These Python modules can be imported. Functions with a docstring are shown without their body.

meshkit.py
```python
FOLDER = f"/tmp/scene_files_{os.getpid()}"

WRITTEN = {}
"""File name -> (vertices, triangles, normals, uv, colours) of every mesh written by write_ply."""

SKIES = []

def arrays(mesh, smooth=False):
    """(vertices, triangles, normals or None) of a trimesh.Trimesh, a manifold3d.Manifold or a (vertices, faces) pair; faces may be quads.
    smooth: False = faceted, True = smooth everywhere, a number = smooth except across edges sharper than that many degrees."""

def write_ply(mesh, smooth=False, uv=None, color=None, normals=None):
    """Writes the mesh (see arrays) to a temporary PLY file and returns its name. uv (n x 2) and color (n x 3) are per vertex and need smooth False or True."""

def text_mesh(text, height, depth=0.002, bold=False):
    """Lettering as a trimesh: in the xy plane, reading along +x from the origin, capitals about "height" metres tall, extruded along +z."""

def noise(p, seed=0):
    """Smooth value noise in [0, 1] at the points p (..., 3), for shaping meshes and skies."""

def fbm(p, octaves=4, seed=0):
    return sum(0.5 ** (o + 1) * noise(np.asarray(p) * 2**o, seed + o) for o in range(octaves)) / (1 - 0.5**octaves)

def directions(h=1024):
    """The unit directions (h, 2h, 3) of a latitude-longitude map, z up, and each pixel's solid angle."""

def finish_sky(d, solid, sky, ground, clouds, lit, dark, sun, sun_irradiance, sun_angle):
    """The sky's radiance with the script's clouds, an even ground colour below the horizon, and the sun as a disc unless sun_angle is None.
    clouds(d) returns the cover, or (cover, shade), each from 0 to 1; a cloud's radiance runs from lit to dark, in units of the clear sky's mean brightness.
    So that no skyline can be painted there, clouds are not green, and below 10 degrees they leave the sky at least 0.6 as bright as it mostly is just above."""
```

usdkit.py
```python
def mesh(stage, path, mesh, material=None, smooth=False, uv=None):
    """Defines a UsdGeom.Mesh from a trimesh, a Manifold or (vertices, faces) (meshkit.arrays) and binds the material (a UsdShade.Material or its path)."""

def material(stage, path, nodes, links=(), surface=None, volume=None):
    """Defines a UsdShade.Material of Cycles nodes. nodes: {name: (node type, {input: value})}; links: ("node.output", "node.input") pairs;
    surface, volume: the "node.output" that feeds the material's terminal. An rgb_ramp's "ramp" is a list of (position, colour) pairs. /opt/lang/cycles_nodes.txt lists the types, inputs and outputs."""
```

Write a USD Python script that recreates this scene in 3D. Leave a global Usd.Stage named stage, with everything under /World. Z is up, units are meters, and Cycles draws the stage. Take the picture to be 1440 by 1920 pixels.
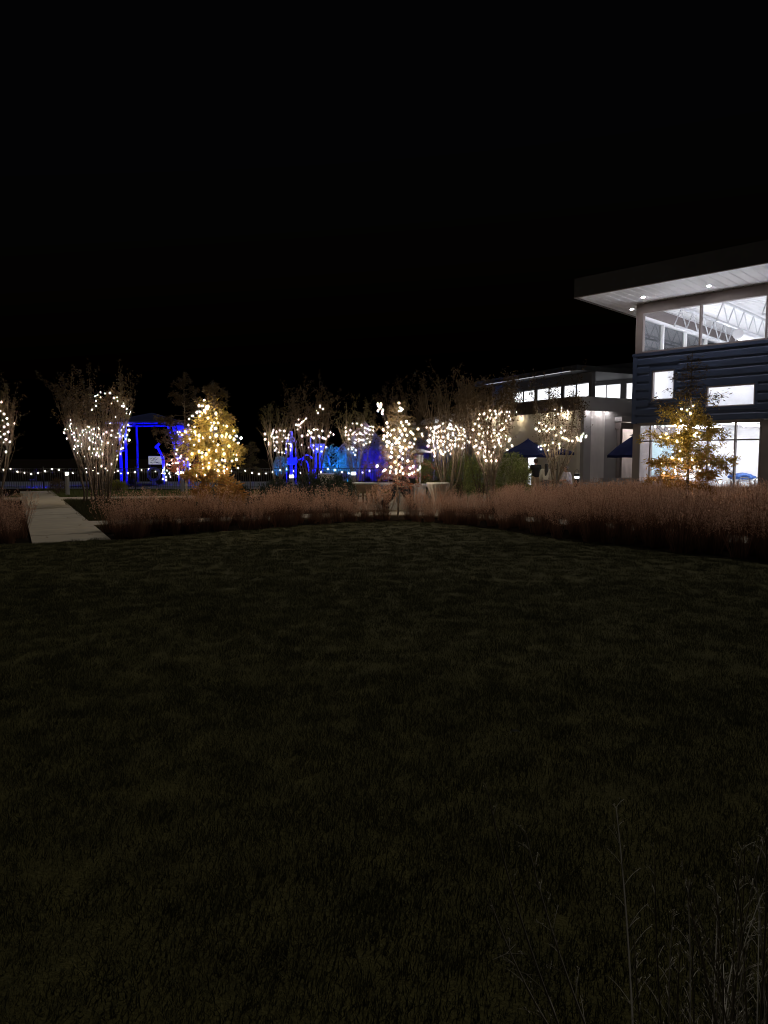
import math, random
import numpy as np, trimesh, manifold3d
from shapely.geometry import Polygon, LineString, Point
from shapely import contains_xy
import usdkit, meshkit
from pxr import Usd, UsdGeom, UsdLux, UsdShade, Gf, Sdf, Vt

stage = Usd.Stage.CreateInMemory()
UsdGeom.SetStageUpAxis(stage, 'Z'); UsdGeom.SetStageMetersPerUnit(stage, 1.0)
UsdGeom.Xform.Define(stage, '/World'); UsdGeom.Scope.Define(stage, '/World/Looks')

# ---------------------------------------------------------------- camera, sky, added fill light
FPX, HOR, EYE = 1290.0, 858.0, 1.65
PITCH = math.atan((960 - HOR) / FPX)
cam = UsdGeom.Camera.Define(stage, '/World/camera')
cam.CreateHorizontalApertureAttr(27.0); cam.CreateVerticalApertureAttr(36.0)
cam.CreateFocalLengthAttr(FPX / 1440 * 27.0)
cam.AddTranslateOp().Set(Gf.Vec3d(0, 0, EYE)); cam.AddRotateXOp().Set(90 - math.degrees(PITCH))
cam.CreateExposureAttr(0.35)

MOON_EL, MOON_ROT = math.radians(48), math.radians(200)      # added fill light, unseen behind the camera, a little to the left
sky = UsdLux.DomeLight.Define(stage, '/World/sky')
sky.GetPrim().SetCustomDataByKey('kind', 'structure')
sky_look = usdkit.material(stage, '/World/Looks/night_sky', {
    's': ('sky_texture', {'sky_type': 'single_scattering', 'sun_disc': False, 'sun_elevation': math.radians(-4.0), 'sun_rotation': MOON_ROT}),
    'b': ('background_shader', {'strength': 0.05})}, [('s.color', 'b.color')], surface='b.background')
UsdShade.MaterialBindingAPI.Apply(sky.GetPrim()).Bind(sky_look)
moon = UsdLux.DistantLight.Define(stage, '/World/moon')  # weak fill added to lift the lawn and unlit walls, no moon known
moon.CreateNormalizeAttr(True); moon.CreateIntensityAttr(0.15); moon.CreateAngleAttr(6.0); moon.CreateColorAttr(Gf.Vec3f(0.98, 0.99, 1.0))
moon.AddRotateZOp().Set(-math.degrees(MOON_ROT) + 180); moon.AddRotateXOp().Set(-(90 - math.degrees(MOON_EL)))

# ---------------------------------------------------------------- places measured on the photograph
def ray(px, py):
    x, u = (px - 720) / FPX, (960 - py) / FPX
    return np.array([x, math.cos(PITCH) + u * math.sin(PITCH), -math.sin(PITCH) + u * math.cos(PITCH)])
def at(px, py, Y):
    r = ray(px, py); return np.array([r[0] * Y / r[1], Y, EYE + r[2] * Y / r[1]])
def gr(px, py, z=0.0):
    r = ray(px, py); t = (z - EYE) / r[2]; return np.array([r[0] * t, r[1] * t, z])
def col(px, Y): return np.array([(px - 720) / FPX * Y * 1.003, Y, 0.0])
def hz(py, Y): return EYE + (HOR - py) / FPX * Y

# ---------------------------------------------------------------- mesh builder
class MB:
    def __init__(s): s.v, s.f, s.n = [], [], 0
    def add(s, v, f):
        v, f = np.asarray(v, float), np.asarray(f, int)
        if f.shape[1] == 4: f = np.vstack([f[:, [0, 1, 2]], f[:, [0, 2, 3]]])
        s.v.append(v); s.f.append(f + s.n); s.n += len(v); return s
    def mesh(s, m):
        if hasattr(m, 'to_mesh'):
            k = m.to_mesh(); return s.add(k.vert_properties[:, :3], k.tri_verts)
        return s.add(m.vertices, m.faces)
    def box(s, c, size, ax=None, bev=0.0):
        h = np.asarray(size, float) / 2
        if bev:
            vs = []
            for sx in (-1, 1):
                for sy in (-1, 1):
                    for sz in (-1, 1):
                        for k in range(3):
                            p = np.array([sx, sy, sz]) * h; p -= np.array([sx, sy, sz]) * bev * (np.arange(3) != k); vs.append(p)
            m = trimesh.Trimesh(vs).convex_hull; v, f = np.array(m.vertices), np.array(m.faces)
        else:
            v = np.array([[x, y, z] for x in (-1, 1) for y in (-1, 1) for z in (-1, 1)]) * h
            f = np.array([[0, 1, 3, 2], [4, 6, 7, 5], [0, 4, 5, 1], [2, 3, 7, 6], [0, 2, 6, 4], [1, 5, 7, 3]])
        if ax is not None: v = v @ np.asarray(ax)
        return s.add(v + np.asarray(c, float), f)
    def tube(s, pts, rad, sides=6, cap=True):
        p = np.asarray(pts, float); n = len(p); r = np.broadcast_to(np.asarray(rad, float), (n,))
        t = np.gradient(p, axis=0); t /= np.linalg.norm(t, axis=1, keepdims=True) + 1e-12
        ref = np.array([1.0, 0.3, 0.1]) if abs(t[:, 2]).mean() > .7 else np.array([0, 0, 1.0])
        a = np.cross(t, ref); a /= np.linalg.norm(a, axis=1, keepdims=True) + 1e-12; b = np.cross(t, a)
        ang = np.arange(sides) * 2 * math.pi / sides
        v = (p[:, None] + r[:, None, None] * (np.cos(ang)[None, :, None] * a[:, None] + np.sin(ang)[None, :, None] * b[:, None])).reshape(-1, 3)
        i, j = np.meshgrid(np.arange(n - 1), np.arange(sides), indexing='ij')
        f = np.stack([i * sides + j, i * sides + (j + 1) % sides, (i + 1) * sides + (j + 1) % sides, (i + 1) * sides + j], -1).reshape(-1, 4)
        f = np.vstack([f[:, [0, 1, 2]], f[:, [0, 2, 3]]])
        if cap:
            k = len(v); v = np.vstack([v, p[:1], p[-1:]]); j = np.arange(sides)
            f = np.vstack([f, np.stack([np.full(sides, k), (j + 1) % sides, j], 1), np.stack([np.full(sides, k + 1), (n - 1) * sides + j, (n - 1) * sides + (j + 1) % sides], 1)])
        return s.add(v, f)
    def lathe(s, c, prof, sides=24):
        prof = np.asarray(prof, float); n = len(prof); ang = np.arange(sides) * 2 * math.pi / sides
        v = np.stack([prof[:, 0][:, None] * np.cos(ang), prof[:, 0][:, None] * np.sin(ang), np.broadcast_to(prof[:, 1][:, None], (n, sides))], -1).reshape(-1, 3)
        i, j = np.meshgrid(np.arange(n - 1), np.arange(sides), indexing='ij')
        f = np.stack([i * sides + j, i * sides + (j + 1) % sides, (i + 1) * sides + (j + 1) % sides, (i + 1) * sides + j], -1).reshape(-1, 4)
        return s.add(v + np.asarray(c, float), f)
    def prism(s, poly, z0, z1):
        return s.mesh(trimesh.creation.extrude_polygon(poly, z1 - z0, engine='earcut').apply_translation([0, 0, z0]))
    def sheet(s, poly, z):
        v, f = trimesh.creation.triangulate_polygon(poly, engine='earcut'); v = np.asarray(v)
        return s.add(np.column_stack([v, np.full(len(v), z)]), f)
    def leaves(s, c, d, nrm, L, W):
        """folded diamond leaves at c along d"""
        d = d / (np.linalg.norm(d, axis=1, keepdims=True) + 1e-9)
        w = np.cross(d, nrm); w /= np.linalg.norm(w, axis=1, keepdims=True) + 1e-9; u = np.cross(w, d)
        L, W = np.asarray(L)[:, None], np.asarray(W)[:, None]
        v = np.stack([c, c + d * L * .45 + w * W * .5 + u * W * .15, c + d * L, c + d * L * .45 - w * W * .5 + u * W * .15], 1).reshape(-1, 3)
        k = np.arange(len(c))[:, None] * 4
        return s.add(v, np.vstack([k + [0, 1, 2], k + [0, 2, 3]]))
    def vf(s): return np.vstack(s.v), np.vstack(s.f)

used = {}
def numbered(path):
    n = used.get(path, 0); used[path] = n + 1
    return path if n == 0 else f'{path}_{n:03d}'
def obj(name, mb, m, parent=None, smooth=False, xf=None):
    base = parent.GetPath().pathString if parent is not None else '/World'
    path = numbered(f'{base}/{name}')
    data = mb.vf() if isinstance(mb, MB) else mb
    k = usdkit.mesh(stage, path, data, M[m] if isinstance(m, str) else m, smooth=smooth)
    if xf is not None: k.AddTranslateOp().Set(Gf.Vec3d(*map(float, xf)))
    return k.GetPrim()
def tag(o, label=None, cat=None, group=None, kind=None):
    for k, v in (('label', label), ('category', cat), ('group', group), ('kind', kind)):
        if v: o.SetCustomDataByKey(k, v)
    return o
def thing(name, label, cat, group=None, loc=(0, 0, 0), rz=0.0):
    x = UsdGeom.Xform.Define(stage, numbered('/World/' + name))
    x.AddTranslateOp().Set(Gf.Vec3d(*map(float, loc))); x.AddRotateZOp().Set(float(rz))
    return tag(x.GetPrim(), label, cat, group)
def sub(name, parent):
    return UsdGeom.Xform.Define(stage, numbered(parent.GetPath().pathString + '/' + name)).GetPrim()

# ---------------------------------------------------------------- materials
M = {}
def mat(name, c, rough=.6, var=.18, scale=6.0, bump=0.0, bscale=40.0, spec=.4, metal=0.0, c2=None, island=False, translucent=None, rnd=False, detail=5.0):
    c = np.asarray(c, float); c2 = np.asarray(c2, float) if c2 is not None else c * (1 - var * 1.6)
    n = {'g': ('geometry', {}), 't': ('texture_coordinate', {}), 'n': ('noise_texture', {'scale': scale, 'detail': detail, 'roughness': .62}),
         'r': ('rgb_ramp', {'ramp': [(.28, tuple(c2)), (.5, tuple((c + c2) / 2)), (.72, tuple(np.minimum(c * (1 + var * .5), 1)))]}),
         'p': ('principled_bsdf', {'roughness': rough, 'specular_ior_level': spec, 'metallic': metal})}
    l = [('g.position', 'n.vector'), ('r.color', 'p.base_color')]
    if island: l.append(('g.random_per_island', 'r.fac'))
    elif rnd: n['o'] = ('object_info', {}); l.append(('o.random', 'r.fac'))
    else: l.append(('n.fac', 'r.fac'))
    if bump:
        n['bn'] = ('noise_texture', {'scale': bscale, 'detail': 4.0}); n['b'] = ('bump', {'strength': .6, 'distance': bump})
        l += [('g.position', 'bn.vector'), ('bn.fac', 'b.height'), ('b.normal', 'p.normal')]
    out = 'p.BSDF'
    if translucent:
        n['tr'] = ('translucent_bsdf', {}); n['m'] = ('mix_closure', {'fac': translucent})
        l += [('r.color', 'tr.color'), ('p.BSDF', 'm.closure1'), ('tr.BSDF', 'm.closure2')]; out = 'm.closure'
    M[name] = usdkit.material(stage, '/World/Looks/' + name, n, l, surface=out)
def glow(name, c, strength):
    M[name] = usdkit.material(stage, '/World/Looks/' + name, {'e': ('emission', {'color': c, 'strength': strength})}, surface='e.emission')
def pane(name, tint=(1, 1, 1), ior=1.5, rough=0.0, extra=0.0):
    n = {'t': ('transparent_bsdf', {'color': tint}), 'gl': ('glossy_bsdf', {'color': (.95, .97, 1), 'roughness': rough}), 'f': ('fresnel', {'IOR': ior}), 'm': ('mix_closure', {})}
    l = [('f.fac', 'm.fac'), ('t.BSDF', 'm.closure1'), ('gl.BSDF', 'm.closure2')]
    M[name] = usdkit.material(stage, '/World/Looks/' + name, n, l, surface='m.closure')

mat('soil', (.02, .014, .0095), 1.0, .5, 9, bump=.02, bscale=30, spec=.0)
mat('lawn', (.056, .047, .014), .95, .3, 3.5, c2=(.042, .036, .012), bump=.02, bscale=60, spec=.04)
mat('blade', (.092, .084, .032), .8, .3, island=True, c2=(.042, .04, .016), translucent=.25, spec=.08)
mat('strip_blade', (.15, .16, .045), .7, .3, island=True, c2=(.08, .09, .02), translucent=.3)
mat('concrete', (.25, .2, .13), .85, .14, 2.2, bump=.004, bscale=120, detail=8)
mat('deck', (.07, .07, .078), .8, .12, 1.5)
mat('red_grass', (.2, .1, .055), .75, .4, island=True, c2=(.08, .04, .022), translucent=.4)  # basal blades: darker leaf, with the shade low in the clump put into it
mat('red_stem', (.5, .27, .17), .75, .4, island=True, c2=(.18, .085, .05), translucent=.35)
mat('red_seed', (.94, .68, .52), .8, .4, island=True, c2=(.56, .33, .22), translucent=.5)  # plume tips paled, the light on the tops put into the colour
mat('dry_stem', (.6, .53, .42), .7, .3, island=True, c2=(.36, .31, .23), translucent=.2)
mat('navy', (.037, .053, .1), .5, .06, 1.2, spec=.2)
mat('trim', (.17, .142, .138), .55, .06, 2)
mat('dark_metal', (.05, .05, .053), .6, .1, 3, spec=.12)
mat('soffit', (.74, .73, .76), .5, .05, 1.5)
mat('white_paint', (.8, .8, .82), .5, .03, 1)
mat('wall_white', (.7, .64, .52), .7, .06, 1.2)
mat('wall_grey', (.38, .365, .37), .7, .06, 1.2)
mat('wall_dark', (.14, .135, .14), .7, .08, 1.2)
mat('lap_grey', (.16, .18, .21), .65, .08, 2)
mat('roof_brown', (.13, .095, .075), .8, .25, 5)
mat('corrugated', (.7, .67, .67), .45, .05, 2)
mat('truss_paint', (.58, .59, .62), .5, .03, 1)
mat('interior_floor', (.5, .49, .47), .5, .08, 3)
mat('duct', (.7, .71, .74), .35, .04, 2)
mat('teal', (.35, .48, .52), .6, .06, 2)
mat('blue_cloth', (.06, .16, .5), .8, .4, 12)
mat('bark', (.1, .07, .046), .85, .35, 14, bump=.006, bscale=60)
mat('bark_pale', (.22, .165, .11), .8, .35, 10, bump=.004, bscale=50)
mat('crepe_leaf', (.17, .078, .026), .7, .4, island=True, c2=(.06, .036, .013), translucent=.35)
mat('crepe_green', (.13, .1, .022), .7, .4, island=True, c2=(.06, .045, .012), translucent=.35)
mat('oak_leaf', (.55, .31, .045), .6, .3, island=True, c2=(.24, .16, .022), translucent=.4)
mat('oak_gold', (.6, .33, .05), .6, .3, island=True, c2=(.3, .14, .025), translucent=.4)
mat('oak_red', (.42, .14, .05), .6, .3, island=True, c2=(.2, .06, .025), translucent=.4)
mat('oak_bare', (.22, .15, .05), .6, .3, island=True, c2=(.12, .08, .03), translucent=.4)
mat('shrub_leaf', (.36, .35, .075), .55, .4, island=True, c2=(.13, .15, .034), translucent=.25)
mat('shrub_dark', (.045, .06, .022), .55, .4, island=True, c2=(.016, .026, .01), translucent=.2)
mat('shrub_yellow', (.34, .3, .04), .6, .4, island=True, c2=(.17, .16, .02), translucent=.3)
mat('plain_leaf', (.3, .34, .3), .6, .4, island=True, c2=(.16, .2, .16), translucent=.3)
mat('black_metal', (.018, .018, .02), .45, .1, 4)
mat('grey_metal', (.2, .195, .195), .45, .06, 4)
mat('steel', (.55, .55, .56), .3, .05, 4, metal=.8)
mat('navy_cloth', (.012, .016, .065), .9, .12, 5, spec=.05)
mat('table_cloth', (.56, .5, .42), .85, .06, 5)
mat('table_top', (.5, .46, .4), .55, .06, 5)
mat('brown_board', (.17, .11, .065), .75, .25, 6)
mat('tent_cloth', (.2, .17, .18), .85, .08, 3)
mat('play_paint', (.1, .12, .6), .45, .06, 4)
mat('sign_white', (.7, .7, .72), .5, .03, 3)
mat('skin', (.42, .24, .17), .55, .06, 8)
mat('hair_dark', (.018, .014, .012), .5, .2, 30)
mat('hair_brown', (.05, .028, .018), .5, .2, 30)
mat('cloth_black', (.016, .016, .018), .85, .2, 10)
mat('cloth_khaki', (.42, .3, .2), .85, .1, 10)
mat('cloth_cream', (.62, .58, .5), .85, .08, 10)
mat('cloth_lilac', (.62, .58, .68), .85, .08, 10)
mat('cloth_grey', (.16, .13, .13), .85, .25, 18)
mat('cloth_plum', (.3, .14, .28), .85, .15, 10)
mat('cable', (.02, .025, .02), .6, .1, 4)
mat('socket', (.02, .02, .02), .5, .1, 4)
for k_, e_ in (('bulb_warm', 150.0), ('bulb_warm_dim', 75.0), ('bulb_warm_bright', 260.0)): glow(k_, (1.0, .87, .7), e_)
glow('bulb_fence', (1.0, .84, .64), 60.0)
glow('bollard_glow', (1.0, .93, .82), 30.0)
glow('lantern_glow', (.85, .95, 1.0), 5.0)
glow('hall_lamp', (.93, .95, 1.0), 27.0)
glow('room_lamp', (.95, .95, 1.0), 42.0)
glow('down_lamp', (1.0, .94, .92), 700.0)
glow('porch_lamp', (1.0, .86, .8), 150.0)  # added glow that brightens the porch wall
glow('eave_lamp', (1.0, .84, .6), 190.0)
glow('eave_cool', (1.0, .94, .92), 150.0)  # added glow that brightens the grey side wall and its panel
glow('lit_pane', (.95, .96, 1.0), 1.15)
glow('strip_lamp', (.95, .95, 1.0), .4)  # window light on the eave edge, put in as a faint glow
glow('flood_blue', (.004, .004, 1.0), 1400.0)
glow('flood_blue_soft', (.004, .003, 1.0), 300.0)
glow('flood_cyan', (.002, .2, 1.0), 2200.0)
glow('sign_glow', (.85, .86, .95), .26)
pane('glass')
pane('glass_grey', (.62, .68, .66), 2.4)

# ---------------------------------------------------------------- ground
rng = np.random.default_rng(7)
g = MB(); g.sheet(Polygon([(-400, -60), (400, -60), (400, 700), (-400, 700)]), -.05)
tag(obj('ground', g, 'soil'), 'dark mulched ground of the planting beds running to the horizon', 'ground', kind='structure')

EDGE = [(-17, 12.2), (-10, 12.75), (-7.36, 13.09), (-6.86, 13.26), (-5.42, 13.69), (-4.39, 14.44), (-3.55, 15.17), (-1.56, 16.73), (-.6, 17.5), (.34, 17.72), (1.07, 17.2), (2.26, 16.1), (3.15, 14.6), (3.93, 13.3), (4.62, 12.3), (5.27, 11.5), (5.96, 10.5), (6.9, 8.6), (8.2, 5.5), (9.5, .5)]
def smooth_line(p, n=200):
    p = np.asarray(p, float); d = np.r_[0, np.cumsum(np.linalg.norm(np.diff(p, axis=0), axis=1))]
    from scipy.interpolate import PchipInterpolator
    s = np.linspace(0, d[-1], n); return np.column_stack([PchipInterpolator(d, p[:, k])(s) for k in range(p.shape[1])])
EDGE_S = smooth_line(EDGE)
lawn_poly = Polygon([*map(tuple, EDGE_S), (9.5, -1), (-17, -1)])
def lawn_z(x, y):
    q = np.stack([np.asarray(x), np.asarray(y), np.zeros_like(x)], -1)
    return (.016 + .008 * np.clip((np.asarray(y) - 5) / 8, 0, 1)) * (meshkit.fbm(q * 3.1, 3, 4) - .5) * 2 + .05 * (meshkit.fbm(q * .55, 2, 9) - .5) + .012
st = .075
xs, ys = np.arange(-13, 9.6, st), np.arange(.4, 18.4, st)
X, Y = np.meshgrid(xs, ys, indexing='ij')
inside = contains_xy(lawn_poly, X, Y) & (np.abs(X) < .63 * Y + 1.6)
V = np.stack([X, Y, lawn_z(X, Y)], -1)
idx = np.full(X.shape, -1); idx[inside] = np.arange(inside.sum())
q4 = np.stack([idx[:-1, :-1], idx[1:, :-1], idx[1:, 1:], idx[:-1, 1:]], -1).reshape(-1, 4); q4 = q4[(q4 >= 0).all(1)]
g = MB(); g.add(V[inside], q4); g.sheet(lawn_poly, -.03)
tag(obj('lawn', g, 'lawn', smooth=True), 'wide dark mown lawn filling the foreground', 'lawn', kind='structure')

def instancer(path, protos, m, pts, rot, scale, which):
    pi = UsdGeom.PointInstancer.Define(stage, path)
    rel = pi.CreatePrototypesRel()
    for i, (v, f, mm) in enumerate(protos):
        usdkit.mesh(stage, f'{path}/clump_{i:03d}', (v, f), M[mm or m]); rel.AddTarget(f'{path}/clump_{i:03d}')
    pi.CreatePositionsAttr(Vt.Vec3fArray.FromNumpy(np.asarray(pts, np.float32)))
    pi.CreateProtoIndicesAttr(Vt.IntArray.FromNumpy(np.asarray(which, np.int32)))
    pi.CreateOrientationsAttr(Vt.QuathArray([Gf.Quath(float(math.cos(a / 2)), 0, 0, float(math.sin(a / 2))) for a in rot]))
    sc = np.asarray(scale, np.float32); pi.CreateScalesAttr(Vt.Vec3fArray.FromNumpy(np.column_stack([sc, sc, sc]) if sc.ndim == 1 else sc))
    return pi.GetPrim()

def blades(r, n, R, h0, h1, w, lean=.5, segs=2, droop=.3):
    """n grass blades rooted in a disc of radius R, each a tapering strip"""
    a, rr = r.uniform(0, 2 * math.pi, n), R * np.sqrt(r.uniform(0, 1, n))
    base = np.stack([rr * np.cos(a), rr * np.sin(a), np.zeros(n)], 1)
    b = r.uniform(0, 2 * math.pi, n); out = np.stack([np.cos(b), np.sin(b), np.zeros(n)], 1)
    h, ln = r.uniform(h0, h1, n), r.uniform(0, lean, n)
    c = r.uniform(0, 2 * math.pi, n); side = np.stack([np.cos(c), np.sin(c), np.zeros(n)], 1)
    vs = []
    for k in range(segs + 1):
        t = k / segs
        p = base + out * (h * ln * t ** 1.7)[:, None] + np.array([0, 0, 1.0]) * (h * t * (1 - droop * ln * t))[:, None]
        ww = w * (1 - t * .85) * .5
        vs += [p - side * ww, p + side * ww]
    v = np.stack(vs, 1); m = v.shape[1]
    k = np.arange(n)[:, None] * m; f = []
    for j in range(segs): f += [k + [2 * j, 2 * j + 1, 2 * j + 3], k + [2 * j, 2 * j + 3, 2 * j + 2]]
    return v.reshape(-1, 3), np.vstack(f)

r = np.random.default_rng(11)
protos = [(*blades(r, 130, .12, .016, .042, .0034, 1.2), None) for _ in range(5)]
pts = []
for y0, y1, sp in ((1.4, 5, .1), (5, 9, .13), (9, 13, .17), (13, 18, .22)):
    gx, gy = np.meshgrid(np.arange(-13, 9.6, sp), np.arange(y0, y1, sp), indexing='ij')
    p = np.stack([gx.ravel(), gy.ravel()], 1) + r.uniform(-sp * .6, sp * .6, (gx.size, 2))
    k = contains_xy(lawn_poly, p[:, 0], p[:, 1]) & (np.abs(p[:, 0]) < .6 * p[:, 1] + .9)
    p = p[k]; pts.append(np.column_stack([p, lawn_z(p[:, 0], p[:, 1]) - .004, np.full(len(p), .85 + sp * 1.3)]))
pts = np.vstack(pts)
n = len(pts); size = pts[:, 3] * r.uniform(.7, 1.3, n) * (.9 + .2 * meshkit.fbm(np.column_stack([pts[:, :2] * 1.7, np.zeros(n)]), 3, 5))
tag(instancer('/World/lawn_grass', protos, 'blade', pts[:, :3], r.uniform(0, 6.28, n), size, r.integers(0, 5, n)),
    'short dark grass blades covering the foreground lawn', 'grass', kind='stuff')

# paths, slab by slab
def strip_slabs(root, line, width, step, z, m='concrete', gap=.022):
    L = LineString(line); n = max(1, round(L.length / step))
    for k in range(n):
        a, b = L.length * k / n + gap / 2, L.length * (k + 1) / n - gap / 2
        mid = [L.interpolate(a + (b - a) * t) for t in (0, .33, .67, 1)]
        P = np.array([[q.x, q.y] for q in mid]); d = np.gradient(P, axis=0); d /= np.linalg.norm(d, axis=1, keepdims=True)
        nn = np.column_stack([-d[:, 1], d[:, 0]]) * width / 2
        mb = MB(); mb.prism(Polygon([*map(tuple, P + nn), *map(tuple, (P - nn)[::-1])]), z - .06, z + rng.uniform(-.003, .003))
        obj('slab', mb, m, root)
MAIN = [(-6.15, 13.5), (-9.6, 19.9), (-13.6, 27.3), (-17.2, 34.0)]
CROSS = smooth_line([(-24, 27.4), (-19, 27.6), (-14, 28.0), (-8.8, 29.1), (-4, 30.4), (0, 31.2), (2.6, 31.0)], 40)
GARDEN = smooth_line([(-7.7, 17.4), (-6, 17.9), (-4, 18.7), (-1.8, 19.8), (.3, 20.6), (2.6, 19.6), (4.6, 17.8), (6.3, 15.6), (7.6, 13.4), (9, 10.4), (10.4, 6.5)], 60)
p = tag(UsdGeom.Xform.Define(stage, '/World/path').GetPrim(), 'straight pale concrete walk leading from the lawn towards the fence', 'path', kind='structure')
strip_slabs(p, MAIN, 1.42, 1.5, .0)
p = tag(UsdGeom.Xform.Define(stage, '/World/cross_path').GetPrim(), 'bright concrete walk crossing in front of the fence', 'path', kind='structure')
strip_slabs(p, CROSS, 1.7, 1.5, -.004)
p = tag(UsdGeom.Xform.Define(stage, '/World/garden_path').GetPrim(), 'curved concrete walk glimpsed behind the reddish grass border', 'path', kind='structure')
strip_slabs(p, GARDEN, 1.15, 1.4, -.008)
PATIO = Polygon([(-2.6, 22.3), (1, 21.6), (4, 23.4), (7.2, 22.6), (9.4, 26.6), (9.9, 29), (12.6, 33), (16, 37.5), (9.4, 38.6), (5.4, 33), (3, 29.6), (-.6, 29.5), (-3, 27)])
p = tag(UsdGeom.Xform.Define(stage, '/World/patio').GetPrim(), 'pale concrete patio between the buildings and the lit trees', 'patio', kind='structure')
for gx in np.arange(-4, 17, 1.8):
    for gy in np.arange(21, 39, 1.8):
        c = Polygon([(gx + .006, gy + .006), (gx + 1.794, gy + .006), (gx + 1.794, gy + 1.794), (gx + .006, gy + 1.794)]).intersection(PATIO)
        if c.area > .05 and c.geom_type == 'Polygon':
            mb = MB(); mb.prism(c, -.07, -.012 + rng.uniform(-.002, .002)); obj('slab', mb, 'concrete', p)
g = MB(); g.prism(Polygon([(-40, 37.2), (1.5, 37.2), (1.5, 48), (-40, 48)]), -.046, -.015)
tag(obj('pool_deck', g, 'deck'), 'pale pool deck behind the metal fence, lit blue', 'deck', kind='structure')

# lit grass strips beside the walks
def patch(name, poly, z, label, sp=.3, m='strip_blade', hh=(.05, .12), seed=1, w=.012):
    r = np.random.default_rng(seed); x0, y0, x1, y1 = poly.bounds
    gx, gy = np.meshgrid(np.arange(x0, x1, sp), np.arange(y0, y1, sp), indexing='ij')
    p = np.stack([gx.ravel(), gy.ravel()], 1) + r.uniform(-sp * .6, sp * .6, (gx.size, 2)); p = p[contains_xy(poly, p[:, 0], p[:, 1])]
    pr = [(*blades(r, 90, .22, *hh, w, 1.0), None) for _ in range(3)]; n = len(p)
    tag(instancer('/World/' + numbered(name), pr, m, np.column_stack([p, np.full(n, z)]), r.uniform(0, 6.28, n), r.uniform(.7, 1.3, n), r.integers(0, 3, n)), label, 'grass', kind='stuff')
main_buf = LineString(MAIN).buffer(.78); cross_buf = LineString(CROSS).buffer(.9); garden_buf = LineString(GARDEN).buffer(.62)
walks = main_buf.union(cross_buf).union(garden_buf)
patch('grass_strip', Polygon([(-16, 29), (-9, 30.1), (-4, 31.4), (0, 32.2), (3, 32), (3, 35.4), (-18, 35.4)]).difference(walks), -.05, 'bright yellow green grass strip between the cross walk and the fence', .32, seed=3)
patch('grass_strip', Polygon([(-6.6, 15.4), (-12.5, 26.6), (-8.8, 28), (-2, 29.4), (-3.2, 22), (-6, 19)]).difference(walks), -.05, 'dim grass between the straight walk and the shrubs', .3, 'blade', (.06, .14), seed=4)

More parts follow.
